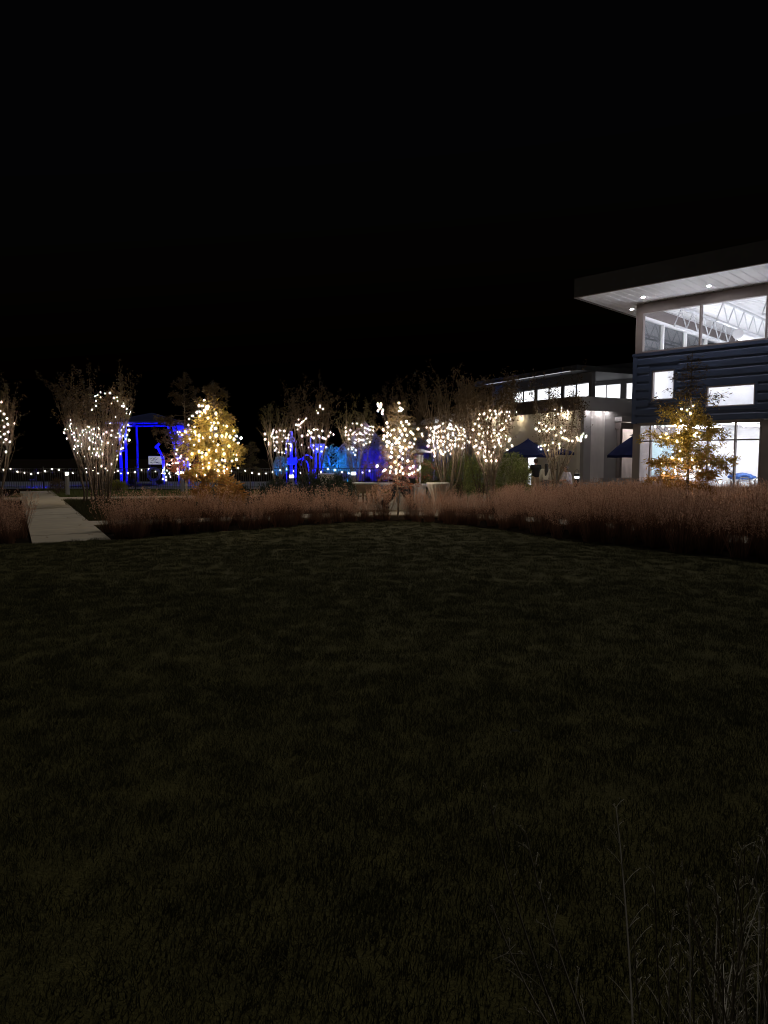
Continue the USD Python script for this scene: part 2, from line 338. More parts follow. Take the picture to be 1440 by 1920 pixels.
# reddish ornamental grass
def red_clump(r, H):
    v1, f1 = blades(r, 120, .15, H * .3, H * .7, .007, .6, 3)
    n = 60; a, rr = r.uniform(0, 6.283, n), .14 * np.sqrt(r.uniform(0, 1, n))
    top = np.stack([rr * np.cos(a) * 3.2, rr * np.sin(a) * 3.2, (.55 + .5 * r.beta(2.2, 1.4, n)) * H], 1); bot = np.stack([rr * np.cos(a), rr * np.sin(a), np.zeros(n)], 1)
    mb = MB(); mb.add(v1, f1)
    b = r.uniform(0, 6.283, n); side = np.stack([np.cos(b), np.sin(b), np.zeros(n)], 1) * .0024
    mid = bot * .45 + top * .55 - np.array([0, 0, .02]); k = np.arange(n)[:, None] * 6
    st_ = MB()
    st_.add(np.stack([bot - side, bot + side, mid - side, mid + side, top - side * .6, top + side * .6], 1).reshape(-1, 3), np.vstack([k + [0, 1, 3], k + [0, 3, 2], k + [2, 3, 5], k + [2, 5, 4]]))
    s = MB(); m = n * 14; w = r.integers(0, n, m); t = r.uniform(.58, 1.0, m)
    c = bot[w] * (1 - t)[:, None] + top[w] * t[:, None] + r.normal(0, .016, (m, 3))
    d = r.normal(0, .6, (m, 3)) + [0, 0, 1.0]
    s.leaves(c, d, r.normal(0, 1, (m, 3)), r.uniform(.02, .05, m), r.uniform(.008, .018, m))
    return mb.vf(), st_.vf(), s.vf()
r = np.random.default_rng(23)
def red_bed(name, label, poly, sp, H, seed, var=.38, ramp=False):
    r = np.random.default_rng(seed); x0, y0, x1, y1 = poly.bounds
    gx, gy = np.meshgrid(np.arange(x0, x1, sp), np.arange(y0, y1, sp), indexing='ij')
    p = np.stack([gx.ravel(), gy.ravel()], 1) + r.uniform(-sp * .5, sp * .5, (gx.size, 2)); p = p[contains_xy(poly, p[:, 0], p[:, 1])]
    n = len(p); rot, sc, wh = r.uniform(0, 6.28, n), H * r.uniform(1 - var, 1 + var * .6, n) * (np.interp(p[:, 0], [.5, 2.2, 3.4, 5.0], [.68, .72, .8, 1.0]) if ramp else 1), r.integers(0, 4, n)
    pr = []
    for k in range(4):
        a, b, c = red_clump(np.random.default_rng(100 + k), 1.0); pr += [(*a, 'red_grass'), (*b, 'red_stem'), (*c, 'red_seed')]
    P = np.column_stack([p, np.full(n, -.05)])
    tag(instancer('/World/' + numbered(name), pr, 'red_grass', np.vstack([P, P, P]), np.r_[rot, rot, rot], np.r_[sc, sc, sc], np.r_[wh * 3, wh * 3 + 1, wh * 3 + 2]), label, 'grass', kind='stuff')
def behind(d0, d1, lo, hi):
    """the band d0..d1 metres behind the lawn's edge, for x between lo and hi"""
    k = (EDGE_S[:, 0] >= lo) & (EDGE_S[:, 0] <= hi); e = EDGE_S[k]
    t = np.gradient(e, axis=0); nn = np.column_stack([-t[:, 1], t[:, 0]]); nn /= np.linalg.norm(nn, axis=1, keepdims=True)
    return Polygon([*map(tuple, e + nn * d0), *map(tuple, (e + nn * d1)[::-1])]).buffer(0)
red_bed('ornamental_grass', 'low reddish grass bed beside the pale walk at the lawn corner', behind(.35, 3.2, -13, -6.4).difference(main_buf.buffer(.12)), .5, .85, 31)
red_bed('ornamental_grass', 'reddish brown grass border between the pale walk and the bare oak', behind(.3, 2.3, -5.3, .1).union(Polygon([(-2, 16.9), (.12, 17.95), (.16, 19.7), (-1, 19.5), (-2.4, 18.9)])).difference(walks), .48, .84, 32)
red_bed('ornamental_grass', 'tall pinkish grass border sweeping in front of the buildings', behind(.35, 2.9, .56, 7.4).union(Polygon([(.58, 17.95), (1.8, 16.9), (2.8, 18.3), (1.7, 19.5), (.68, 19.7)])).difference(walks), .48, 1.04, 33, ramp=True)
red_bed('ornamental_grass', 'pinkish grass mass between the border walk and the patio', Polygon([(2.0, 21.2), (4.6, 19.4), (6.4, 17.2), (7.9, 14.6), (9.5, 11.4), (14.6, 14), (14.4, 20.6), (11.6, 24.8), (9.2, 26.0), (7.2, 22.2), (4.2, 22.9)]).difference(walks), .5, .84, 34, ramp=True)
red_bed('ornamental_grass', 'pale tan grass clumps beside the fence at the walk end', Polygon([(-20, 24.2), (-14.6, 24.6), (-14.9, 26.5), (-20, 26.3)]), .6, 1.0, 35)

# ---------------------------------------------------------------- the main building
q = math.sqrt(.5)
C0 = np.array([10.07, 28.0, 0.0]); ES, EN, EZ = np.array([q, -q, 0]), np.array([-q, -q, 0]), np.array([0, 0, 1.0])
AX = np.array([ES, EN, EZ])
def F(s, z, n=0.0): return C0 + ES * s + EN * n + EZ * z
def fbox(mb, s0, s1, z0, z1, n0, n1, bev=0.0):
    return mb.box(F((s0 + s1) / 2, (z0 + z1) / 2, (n0 + n1) / 2), (s1 - s0, n1 - n0, z1 - z0), AX, bev)
B = thing('community_building', 'two storey navy sided building with brightly lit glazing and flat overhanging roof', 'building')
def bp(name, m, *boxes, parent=None, bev=0.0, label=None):
    mb = MB()
    for b in boxes: fbox(mb, *b, bev=bev)
    return tag(obj(name, mb, m, parent if parent is not None else B), label)
SR, DEP = 9.6, -12.0     # the facade's far end, the building's depth
# base wall, piers
bp('base_wall', 'trim', (.28, 4.74, -.05, .52, -.2, -.02), (4.74, SR, -.05, .52, -.2, -.02))
bp('pier', 'trim', (0, .27, -.05, 3.0, -.35, .0))
bp('pier', 'trim', (4.75, 5.5, -.05, 3.0, -.35, .0))
bp('pier', 'trim', (SR - .3, SR, -.05, 3.0, -.35, .0))
bp('header', 'trim', (.27, 4.75, 2.97, 3.03, -.3, -.02))
# navy boards round the two small windows
Z0, Z1 = 3.03, 5.66
bp('navy_backing', 'navy', (0, .72, Z0, Z1, -.18, 0), (1.62, 2.8, Z0, Z1, -.18, 0), (4.5, SR, Z0, Z1, -.18, 0), (.72, 1.62, Z0, 3.9, -.18, 0), (.72, 1.62, 5.05, Z1, -.18, 0), (2.8, 4.5, Z0, 3.52, -.18, 0), (2.8, 4.5, 4.3, Z1, -.18, 0))
bp('corner_board', 'navy', (-.06, .12, Z0 - .02, Z1 + .02, -.1, .05))
bp('belt_trim', 'navy', (-.08, SR, 5.665, 5.78, -.1, .07))
rows = 8; hh = (Z1 - Z0) / rows
for k in range(rows):
    z0, z1 = Z0 + k * hh, Z0 + (k + 1) * hh
    spans = [(.125, SR)]
    for a, b, c, d in ((.62, 1.72, 3.8, 5.15), (2.7, 4.6, 3.42, 4.4)):
        if z1 > c + .06 and z0 < d - .06:
            spans = [t for s0, s1 in spans for t in ((s0, min(s1, a)), (max(s0, b), s1)) if t[1] - t[0] > .02]
    for s0, s1 in spans:
        mb = MB()   # a flat board with a sloping top lip, and a shadow gap above it
        a = [F(s0, z0 + .004, .004), F(s0, z0 + .004, .055), F(s0, z1 - .125, .055), F(s0, z1 - .07, .012), F(s0, z1 - .07, .004)]; b2 = [x + ES * (s1 - s0) for x in a]
        mb.add(np.array(a + b2), np.array([[0, 1, 6, 5], [1, 2, 7, 6], [2, 3, 8, 7], [3, 4, 9, 8], [4, 0, 5, 9]])); mb.add(np.array(a + b2), np.array([[0, 2, 1], [0, 3, 2], [0, 4, 3], [5, 6, 7], [5, 7, 8], [5, 8, 9]])); obj('siding_board', mb, 'navy', B)
for a, b, c, d in ((.62, 1.72, 3.8, 5.15), (2.7, 4.6, 3.42, 4.4)):
    bp('window_surround', 'navy', (a, b, c, c + .1, .002, .05), (a, b, d - .1, d, .002, .05), (a, a + .1, c + .1, d - .1, .002, .05), (b - .1, b, c + .1, d - .1, .002, .05))
def window(s0, s1, z0, z1, posts=(), rails=(), fr=.05, depth=(-.16, .015), m='trim', n_glass=-.09, rear=None):
    w = sub('window', B)
    a = [(s0, s1, z0, z0 + fr, *depth), (s0, s1, z1 - fr, z1, *depth), (s0, s0 + fr, z0 + fr, z1 - fr, *depth), (s1 - fr, s1, z0 + fr, z1 - fr, *depth)]
    bp('frame', m, *a, parent=w)
    for p in posts: bp('mullion', m, (p - fr / 2, p + fr / 2, z0 + fr, z1 - fr, *depth), parent=w)
    es = [s0 + fr, *posts, s1 - fr]
    zs = [z0 + fr, *rails, z1 - fr]
    for i in range(len(es) - 1):
        l, h = es[i] + (fr / 2 if i else 0), es[i + 1] - (fr / 2 if i < len(es) - 2 else 0)
        for zz in rails: bp('transom', m, (l, h, zz - fr / 2, zz + fr / 2, depth[0] + .02, depth[1] - .01), parent=w)
        for j in range(len(zs) - 1):
            b, t = zs[j] + (fr / 2 if j else 0), zs[j + 1] - (fr / 2 if j < len(zs) - 2 else 0)
            mb = MB(); mb.add([F(l, b, n_glass), F(h, b, n_glass), F(h, t, n_glass), F(l, t, n_glass)], [[0, 1, 2, 3]]); obj('pane', mb, 'glass', w)
    return w
window(.27, 4.75, .52, 2.97, posts=(.72, 2.92, 3.88), rails=(2.3,))
window(5.5, 9.3, .52, 2.97, posts=(7.4,), rails=(2.3,))
window(.72, 1.62, 3.9, 5.05, fr=.045); window(2.8, 4.5, 3.52, 4.3, fr=.045)
UB, UT = 5.79, 7.4
window(.24, 9.36, UB, UT, posts=(2.5, 4.77, 7.05), fr=.06)
bp('corner_post', 'trim', (0, .24, UB, 7.73, -.3, 0)); bp('corner_post', 'trim', (9.36, SR, UB, 7.73, -.3, 0))
bp('clerestory_head', 'trim', (.24, 9.36, UT + .002, 7.73, -.3, 0))
# roof slab, fascia, soffit planks, downlights
RO, RL, RR, RB = 2.75, -1.2, 10.6, -13.0
bp('roof_slab', 'dark_metal', (RL + .1, RR - .1, 7.86, 8.42, RB + .1, RO - .1))
bp('fascia', 'dark_metal', (RL, RR, 7.76, 8.46, RO - .1, RO)); bp('fascia', 'dark_metal', (RL, RL + .1, 7.76, 8.46, RB, RO - .1)); bp('fascia', 'dark_metal', (RR - .1, RR, 7.76, 8.46, RB, RO - .1))
bp('drip_edge', 'trim', (RL - .01, RR, 7.735, 7.76, RO - .06, RO + .01)); bp('drip_edge', 'trim', (RL - .01, RL + .05, 7.735, 7.76, RB, RO - .06))
w = .34
for k in range(int((RR - .1 - RL - .1) / w)):
    s0 = RL + .1 + k * w
    mb = MB(); n0 = RB + .2 if s0 < -.02 else -.02
    a = [F(s0, 7.752, n0), F(s0 + w * .72, 7.752, n0), F(s0 + w * .82, 7.775, n0), F(s0 + w * .92, 7.775, n0), F(s0 + w, 7.752, n0)]; L = (RO - .1 - n0) * EN
    mb.add(np.array(a + [x + L for x in a]), np.array([[0, 1, 6, 5], [1, 2, 7, 6], [2, 3, 8, 7], [3, 4, 9, 8]])); obj('soffit_plank', mb, 'soffit', B)
def disc(c, R, nrm=(0, 0, -1), t=.012, m='down_lamp', parent=None, name='downlight'):
    mb = MB(); mb.lathe(c, [(0, 0), (R, 0), (R, t), (0, t)] if nrm[2] < 0 else [(0, 0), (R, 0), (R, t), (0, t)], 20); o = obj(name, mb, m, parent); return o
for s, n in ((.75, 1.05), (3.15, 1.05), (5.55, 1.05), (7.95, 1.05), (-.55, -.75), (-.55, -3.6), (-.55, -6.5)):
    disc(F(s, 7.738, n), .055, parent=B); mb = MB(); mb.lathe(F(s, 7.728, n), [(.062, 0), (.085, 0), (.085, .024), (.062, .024), (.062, 0)], 20); obj('downlight_ring', mb, 'white_paint', B)
# side and rear walls, floors, interior
bp('side_wall', 'navy', (-.0, .2, 3.03, UB, DEP, -.31)); bp('side_wall', 'trim', (0, .2, -.05, 3.03, DEP, -.36)); bp('side_wall', 'trim', (0, .2, 7.3, 7.74, DEP, -.31))
bp('wall_lining', 'white_paint', (.205, .23, 3.2, UB - .01, DEP, -.36), (.205, .23, .02, 2.98, DEP, -3.7))
bp('rear_wall', 'white_paint', (0, SR, -.05, 7.74, DEP - .2, DEP)); bp('far_wall', 'white_paint', (SR - .2, SR, -.05, 7.74, DEP, -.36))
wn = sub('side_window', B)
for k, (a, b) in enumerate(((-.32, -2.2), (-2.2, -4.6), (-4.6, -7.0), (-7.0, -9.4), (-9.4, DEP))):
    mb = MB(); mb.add([F(.1, UB, a), F(.1, UB, b), F(.1, 7.3, b), F(.1, 7.3, a)], [[0, 1, 2, 3]]); obj('pane', mb, 'glass_grey', wn)
    bp('mullion', 'white_paint', (.06, .2, UB, 7.3, b - .04, b + .04), parent=wn)
bp('rail', 'white_paint', (.05, .21, 7.2, 7.3, DEP, -.31), parent=wn); bp('rail', 'white_paint', (.05, .21, UB, UB + .07, DEP, -.31), parent=wn)
bp('ground_floor', 'interior_floor', (.2, SR - .2, -.04, .02, DEP, -.36))
bp('upper_floor', 'white_paint', (.2, SR - .2, 2.98, 3.2, DEP, -.36))
bp('inner_partition', 'white_paint', (.2, SR - .2, .02, 2.98, -6.2, -6.05))
bp('inner_partition', 'white_paint', (.2, SR - .2, 3.2, 5.5, -3.3, -3.15))
bp('window_niche', 'teal', (4.1, 4.42, 3.6, 4.1, -3.14, -3.11))
# corrugated roof deck
mb = MB(); n = int(-DEP / .3); nn = np.repeat(np.arange(n), 4) * .3 + np.tile([0, .12, .16, .26], n); zz = np.tile([0, 0, .07, .07], n)
a = np.array([F(.2, 7.78 + z, -.3 - t) for t, z in zip(nn, zz)]); b2 = a + ES * (SR - .4); k = np.arange(len(a) - 1)
mb.add(np.vstack([a, b2]), np.column_stack([k, k + 1, k + 1 + len(a), k + len(a)])); obj('roof_deck', mb, 'white_paint', B)
def truss(s0):
    t = sub('truss', B); zt, zb, w = 7.62, 6.92, .035; n0, n1 = -.45, DEP + .3
    bp('top_chord', 'truss_paint', (s0 - w, s0 + w, zt, zt + .09, n1, n0), parent=t); bp('bottom_chord', 'truss_paint', (s0 - w, s0 + w, zb - .08, zb, n1, n0 - .5), parent=t)
    ns = np.linspace(n0 - .5, n1, 10)
    for i in range(9):
        m1 = (ns[i] + ns[i + 1]) / 2
        mb = MB(); mb.tube([F(s0, zb, ns[i]), F(s0, zt, m1)], .023, 6); obj('web', mb, 'truss_paint', t)
        mb = MB(); mb.tube([F(s0, zt, m1), F(s0, zb, ns[i + 1])], .023, 6); obj('web', mb, 'truss_paint', t)
    return t
for s0 in (1.15, 2.75, 4.35, 5.95, 7.55, 9.1): truss(s0)
mb = MB(); mb.tube([F(3.35, 6.35, -1.5), F(3.35, 6.35, DEP + .3)], .2, 20); d = obj('duct', mb, 'duct', B, smooth=40)
for n0 in (-2.6, -4.6, -6.6): mb = MB(); fbox(mb, 3.13, 3.17, 6.26, 6.4, n0 - .5, n0); obj('grille', mb, 'grey_metal', d)
for n0 in (-3.6, -6.2, -9.2):
    for s in (1.4, 4.3, 7.2):
        bp('hall_light', 'hall_lamp', (s, s + 1.25, 5.92, 5.98, n0 - .06, n0 + .06))
for n0 in (-1.2, -1.9):
    for s in (1.0, 3.0, 6.2): bp('ceiling_lamp', 'room_lamp', (s, s + .8, 5.35, 5.4, n0 - .05, n0 + .05))
for n0 in (-1.5, -4.0):
    for s in (.8, 2.9, 5.0, 7.1): bp('ceiling_lamp', 'room_lamp', (s, s + 1.2, 2.92, 2.97, n0 - .08, n0 + .08))
bp('wall_panel', 'teal', (.21, .24, .9, 2.4, -3.6, -1.2)); bp('wall_panel', 'teal', (6.1, 7.4, 1.9, 2.5, -6.04, -6.02))
# things in the lit ground floor room
def fthing(name, label, cat, group=None): return thing(name, label, cat, group)
t = fthing('kitchen_cabinet', 'white cabinet run against the back wall of the lit room', 'cabinet')
bp('carcass', 'white_paint', (4.2, 7.4, .02, .92, -6.0, -5.45), parent=t); bp('worktop', 'duct', (4.15, 7.45, .92, .97, -6.02, -5.4), parent=t)
for k in range(5): bp('door', 'wall_white', (4.24 + k * .63, 4.82 + k * .63, .12, .88, -5.448, -5.425), parent=t)
t = fthing('fridge', 'tall white refrigerator standing by the cabinets in the lit room', 'refrigerator')
bp('body', 'duct', (3.4, 4.1, .02, 1.8, -6.0, -5.35), parent=t); bp('door', 'wall_white', (3.4, 4.1, .1, 1.15, -5.348, -5.3), (3.4, 4.1, 1.18, 1.78, -5.348, -5.3), parent=t); bp('handle', 'steel', (3.46, 3.5, .7, 1.1, -5.298, -5.26), parent=t)
t = fthing('work_table', 'white table behind the big ground floor window', 'table')
bp('tabletop', 'white_paint', (3.2, 5.2, .76, .8, -2.4, -1.5), parent=t)
for s in (3.28, 5.12):
    for n0 in (-2.3, -1.6): bp('leg', 'grey_metal', (s - .025, s + .025, .02, .76, n0 - .025, n0 + .025), parent=t)
mb = MB(); r = np.random.default_rng(5); ico = trimesh.creation.icosphere(3, 1.0); v = np.array(ico.vertices); v *= (.75 + .5 * meshkit.fbm(v * 2.2 + 9, 3))[:, None]
mb.add(v * [.5, .3, .17] @ AX + F(3.55, .9, -1.9), ico.faces); tag(obj('cloth_pile', mb, 'blue_cloth', smooth=True), 'crumpled blue cloth heap on the white table behind glass', 'cloth')
for i, (s, n0, lab) in enumerate(((3.7, -1.15, 'white chair backed towards the big window, nearest the golden oak'), (4.25, -1.15, 'white chair at the middle of the table behind the window'), (4.8, -1.15, 'white chair nearest the right pier behind the window'))):
    t = fthing('chair', lab, 'chair', 'chairs in the lit room')
    bp('seat', 'white_paint', (s, s + .42, .43, .47, n0 - .42, n0), parent=t)
    mb = MB(); mb.tube([F(s + .02, .47, n0), F(s + .02, .78, n0 + .05), F(s + .1, .9, n0 + .06), F(s + .32, .9, n0 + .06), F(s + .4, .78, n0 + .05), F(s + .4, .47, n0)], .02, 6); obj('backrest', mb, 'grey_metal', t)
    for a in (s + .03, s + .39):
        for b in (n0 - .39, n0 - .03): bp('leg', 'grey_metal', (a - .015, a + .015, .02, .43, b - .015, b + .015), parent=t)

# ---------------------------------------------------------------- the wing behind
W0 = np.array([10.6, 38.0, 0.0]); a27 = math.radians(27)
WL, WR = np.array([-math.sin(a27), math.cos(a27), 0]), np.array([math.cos(a27), math.sin(a27), 0])
WAX = np.array([WL, WR, EZ])
def Wp(l, r_, z): return W0 + WL * l + WR * r_ + EZ * z
def wbox(mb, l0, l1, r0, r1, z0, z1): return mb.box(Wp((l0 + l1) / 2, (r0 + r1) / 2, (z0 + z1) / 2), (l1 - l0, r1 - r0, z1 - z0), WAX)
K = thing('clubhouse', 'pale single storey clubhouse with lit clerestory and stepped flat roof behind the patio', 'building')
def wp(name, m, *boxes, parent=None, label=None):
    mb = MB()
    for b in boxes: wbox(mb, *b)
    return tag(obj(name, mb, m, parent if parent is not None else K), label)
TOP, BAND = hz(769, 38), hz(746, 38)
DOOR = (3.3, 4.35)
wp('front_wall', 'wall_white', (0, DOOR[0], .0, .25, -.05, TOP), (DOOR[1], 8.6, .0, .25, -.05, TOP), (DOOR[0], DOOR[1], 0, .25, 2.55, TOP))
wp('parapet_band', 'roof_brown', (-.35, 9.0, -.55, .3, TOP, BAND))
wp('band_lip', 'roof_brown', (-.35, 9.0, -.57, -.55, TOP - .09, TOP + .05)); wp('band_lip', 'wall_grey', (-.57, -.55, -.2, 12, TOP - .09, TOP + .05))  # lips added only to hide the eave discs from below
wp('front_soffit', 'wall_white', (.02, 8.6, -.5, -.0, TOP - .03, TOP - .004))
for l in (.9, 2.5, 4.9, 6.4, 7.9): disc(Wp(l, -.27, TOP - .05), .05, parent=K, m='eave_lamp')
# the lit doorway
dr = sub('door', K); wp('frame', 'trim', (DOOR[0], DOOR[0] + .07, -.02, .1, -.05, 2.55), (DOOR[1] - .07, DOOR[1], -.02, .1, -.05, 2.55), (DOOR[0] + .07, DOOR[1] - .07, -.02, .1, 2.45, 2.55), parent=dr)
wp('lit_glass', 'lit_pane', (DOOR[0] + .07, DOOR[1] - .07, .04, .06, .0, 2.45), parent=dr); wp('handle', 'steel', (DOOR[0] + .12, DOOR[0] + .15, -.06, -.02, .9, 1.2), parent=dr)
# right hand face: grey wall with corrugated panels and a porch
wp('side_wall', 'wall_grey', (-.25, 0, .26, 3.0, -.05, TOP), (-.25, 0, 3.0, 12, TOP - .3, TOP))
wp('side_band', 'wall_grey', (-.55, -.26, -.2, 12, TOP + .002, BAND - .004))
def corrug(name, l, r0, r1, z0, z1, m='corrugated'):
    mb = MB(); k = int((r1 - r0) / .1); rr = r0 + np.repeat(np.arange(k), 4) * .1 + np.tile([0, .03, .05, .08], k); ll = l - np.tile([0, 0, .03, .03], k)
    a = np.array([Wp(x, y, z0) for x, y in zip(ll, rr)]); b = a + EZ * (z1 - z0); i = np.arange(len(a) - 1)
    mb.add(np.vstack([a, b]), np.column_stack([i, i + 1, i + 1 + len(a), i + len(a)])); return obj(name, mb, m, K)
corrug('corrugated_panel', -.27, .75, 1.75, .3, TOP - .05)
corrug('corrugated_panel', 1.5, 2.6, 9.0, .3, TOP - .3)
wp('porch_beam', 'trim', (-.7, -.26, 2.55, 12, hz(806, 40), hz(795, 40))); wp('porch_beam', 'wall_grey', (-.8, -.26, 2.5, 12, hz(793, 40), hz(785, 40)))
wp('porch_post', 'trim', (-.6, -.35, 2.6, 2.78, -.05, hz(806, 40)))
wp('porch_ceiling', 'wall_white', (-.2, 1.5, 2.6, 12, TOP - .36, TOP - .31))
for r_ in (.5, 1.2, 1.9): disc(Wp(-.48, r_, TOP - .03), .05, parent=K, m='eave_cool')  # unseen discs added behind the lip to wash the corrugated panel
for r_ in (3.6, 5.4, 7.2): disc(Wp(.7, r_, TOP - .4), .12, parent=K, m='porch_lamp')  # discs added under the porch ceiling to brighten its wall
wp('low_wall', 'wall_grey', (-1.6, -1.35, .4, 5.2, -.05, .55))
# clerestory over the front face
c0, c1 = BAND - .25, hz(727, 41)
wp('clerestory_wall', 'wall_dark', (-.1, 9.2, .9, 1.15, c1, c1 + .55))
es = [0.1, 2.2, 2.35, 4.6, 4.75, 7.0]
for i in range(0, 6, 2):
    wn = sub('clerestory_window', K); wp('lit_glass', 'lit_pane', (es[i] + .04, es[i + 1] - .04, .98, 1.0, c0, c1 - .04), parent=wn)
    wp('frame', 'dark_metal', (es[i], es[i] + .04, .9, 1.04, c0, c1), (es[i + 1] - .04, es[i + 1], .9, 1.04, c0, c1), ((es[i] + es[i + 1]) / 2 - .025, (es[i] + es[i + 1]) / 2 + .025, .9, .97, c0, c1), parent=wn)
for bx in [(es[i] + .002, es[i + 1] - .002, .9, 1.15, c0, c1) for i in range(1, 5, 2)] + [(-.1, .098, .9, 1.15, c0, c1), (7.002, 9.2, .9, 1.15, c0, c1)]: wp('clerestory_pier', 'wall_dark', bx)
wp('roof_slab', 'dark_metal', (-.2, 9.6, -.3, 9, c1 + .56, c1 + .85)); wp('eave_strip', 'strip_lamp', (.3, 8.2, -.31, -.302, c1 + .54, c1 + .575))  # eave edge glows in place of window light, not a lamp
wp('flat_roof', 'dark_metal', (-.3, 9, .25, 9, BAND - .1, BAND - .05))
# the taller hall to the right, square with the main building
H0 = np.array([(1187 - 720) / FPX * 41.6, 41.6, 0.0]); HL, HN = np.array([-q, q, 0]), np.array([-q, -q, 0]); HAX = np.array([HL, HN, EZ])
def hbox(mb, l0, l1, n0, n1, z0, z1): return mb.box(H0 + HL * (l0 + l1) / 2 + HN * (n0 + n1) / 2 + EZ * (z0 + z1) / 2, (l1 - l0, n1 - n0, z1 - z0), HAX)
def hp(name, m, *boxes, parent=None):
    mb = MB()
    for b in boxes: hbox(mb, *b)
    return obj(name, mb, m, parent if parent is not None else K)
zt = hz(722, 42.6); zb = BAND - .3
hp('hall_wall', 'wall_dark', (-3, 3.05, -.2, 0, zt, zt + .62), (-3, -.6, -.2, 0, zb, zt), (.62, .96, -.2, 0, zb, zt), (2.9, 3.05, -.2, 0, zb, zt))
for a, b, ps in ((-.6, .62, ()), (.96, 2.9, (1.9,))):
    wn = sub('clerestory_window', K); hp('lit_glass', 'lit_pane', (a + .03, b - .03, -.12, -.1, zb, zt - .03), parent=wn)
    hp('frame', 'white_paint', (a, a + .03, -.14, -.02, zb, zt), (b - .03, b, -.14, -.02, zb, zt), (a + .03, b - .03, -.14, -.02, zt - .03, zt), (a + .03, b - .03, -.14, -.02, zb, zb + .03), *[(x - .025, x + .025, -.098, -.02, zb, zt) for x in ps], parent=wn)
hp('hall_roof', 'wall_dark', (-6, 4.6, -9, 1.3, zt + .63, zt + 1.0)); hp('hall_eave_strip', 'strip_lamp', (1.3, 4.4, 1.302, 1.31, zt + .60, zt + .645))  # hall eave edge also glows for window light, not a lamp
# the long low wing with lapped boards and a brown roof
e0, e1, ew = 8.7, 19.5, hz(789, 47)
wp('wing_wall', 'lap_grey', (e0, e1, .1, .3, -.05, ew))
for k in range(int(ew / .36)):
    z0 = k * .36
    mb = MB(); a = [Wp(e0, .098, z0 + .03), Wp(e0, .05, z0 + .03), Wp(e0, .078, z0 + .358), Wp(e0, .098, z0 + .358)]; L = WL * (e1 - e0)
    mb.add(np.array(a + [x + L for x in a]), np.array([[0, 1, 5, 4], [1, 2, 6, 5], [2, 3, 7, 6], [3, 0, 4, 7]])); obj('lap_board', mb, 'lap_grey', K)
for l in (8.75, 11.2, 15.2): wp('corner_trim', 'white_paint', (l - .1, l + .1, .0, .047, -.05, ew - .02))
mb = MB(); a = [Wp(e0 - .4, -.5, ew - .05), Wp(e0 - .4, 3.6, ew + 1.0), Wp(e0 - .4, 7.6, ew - .05), Wp(e0 - .4, 7.6, ew - .2), Wp(e0 - .4, 3.6, ew + .85), Wp(e0 - .4, -.5, ew - .2)]; L = WL * (e1 - e0 + .8)
k = np.arange(6); mb.add(np.array(a + [x + L for x in a]), np.column_stack([k, (k + 1) % 6, (k + 1) % 6 + 6, k + 6])); obj('wing_roof', mb, 'roof_brown', K)
for px in (818, 842, 866):
    t = (px - 720) / FPX; l = (W0[0] + .0 * WR[0] - t * W0[1]) / (-WL[0] + t * WL[1]); zc = hz(796, W0[1] + WL[1] * l)
    wn = sub('small_window', K); wp('frame', 'white_paint', (l - .32, l + .32, .03, .045, zc - .38, zc + .38), parent=wn); wp('lit_glass', 'lit_pane', (l - .25, l + .25, .012, .028, zc - .31, zc + .31), parent=wn)
    wp('glazing_bar', 'white_paint', (l - .02, l + .02, -.004, .011, zc - .31, zc + .31), (l - .25, l - .022, -.004, .011, zc - .02, zc + .02), (l + .022, l + .25, -.004, .011, zc - .02, zc + .02), parent=wn)

# ---------------------------------------------------------------- the metal fence
FY, FX0, FX1 = 36.0, -22.6, 1.3
FN = thing('metal_fence', 'long black metal picket fence behind the cross walk', 'fence')
top = 1.08
for z in (.12, top - .18, top): mb = MB(); mb.box(((FX0 + FX1) / 2, FY, z), (FX1 - FX0, .035, .035)); obj('rail', mb, 'black_metal', FN)
for k, x in enumerate(np.arange(FX0, FX1, 2.4)): mb = MB(); mb.box((x, FY, top / 2 + .02), (.06, .06, top + .14)); mb.box((x, FY, top + .1), (.075, .075, .02)); obj('post', mb, 'black_metal', FN)
for x in np.arange(FX0 + .12, FX1, .12): mb = MB(); mb.box((x, FY, top / 2 + .04), (.018, .018, top - .04)); obj('picket', mb, 'black_metal', FN)

# ---------------------------------------------------------------- trees
ICO = trimesh.creation.icosphere(1, 1.0)
def string_lights(name, label, pts, m='bulb_warm', group='string lights in the trees', R=.0155, seed=0, hang=.05):
    r = np.random.default_rng(seed); S = thing(name, label, 'string lights', group)
    P = np.asarray(pts, float)
    mb = MB(); Q = []
    for a, b in zip(P[:-1], P[1:]): Q += [a, (a + b) / 2 - [0, 0, .12 * min(1, np.linalg.norm(b - a))]]
    Q.append(P[-1]); mb.tube(Q, .005, 4, cap=False); obj('cable', mb, 'cable', S)
    tear = np.array(ICO.vertices) * [1, 1, 1.25]
    for p in P:
        rr = R * r.uniform(.72, 1.2); mm = m if m != 'bulb_warm' else ('bulb_warm_dim', 'bulb_warm', 'bulb_warm', 'bulb_warm_bright')[r.integers(0, 4)]
        mb = MB(); mb.add(tear * rr, ICO.faces); o = obj('bulb', mb, mm, S, smooth=True, xf=p - [0, 0, hang])
    return S

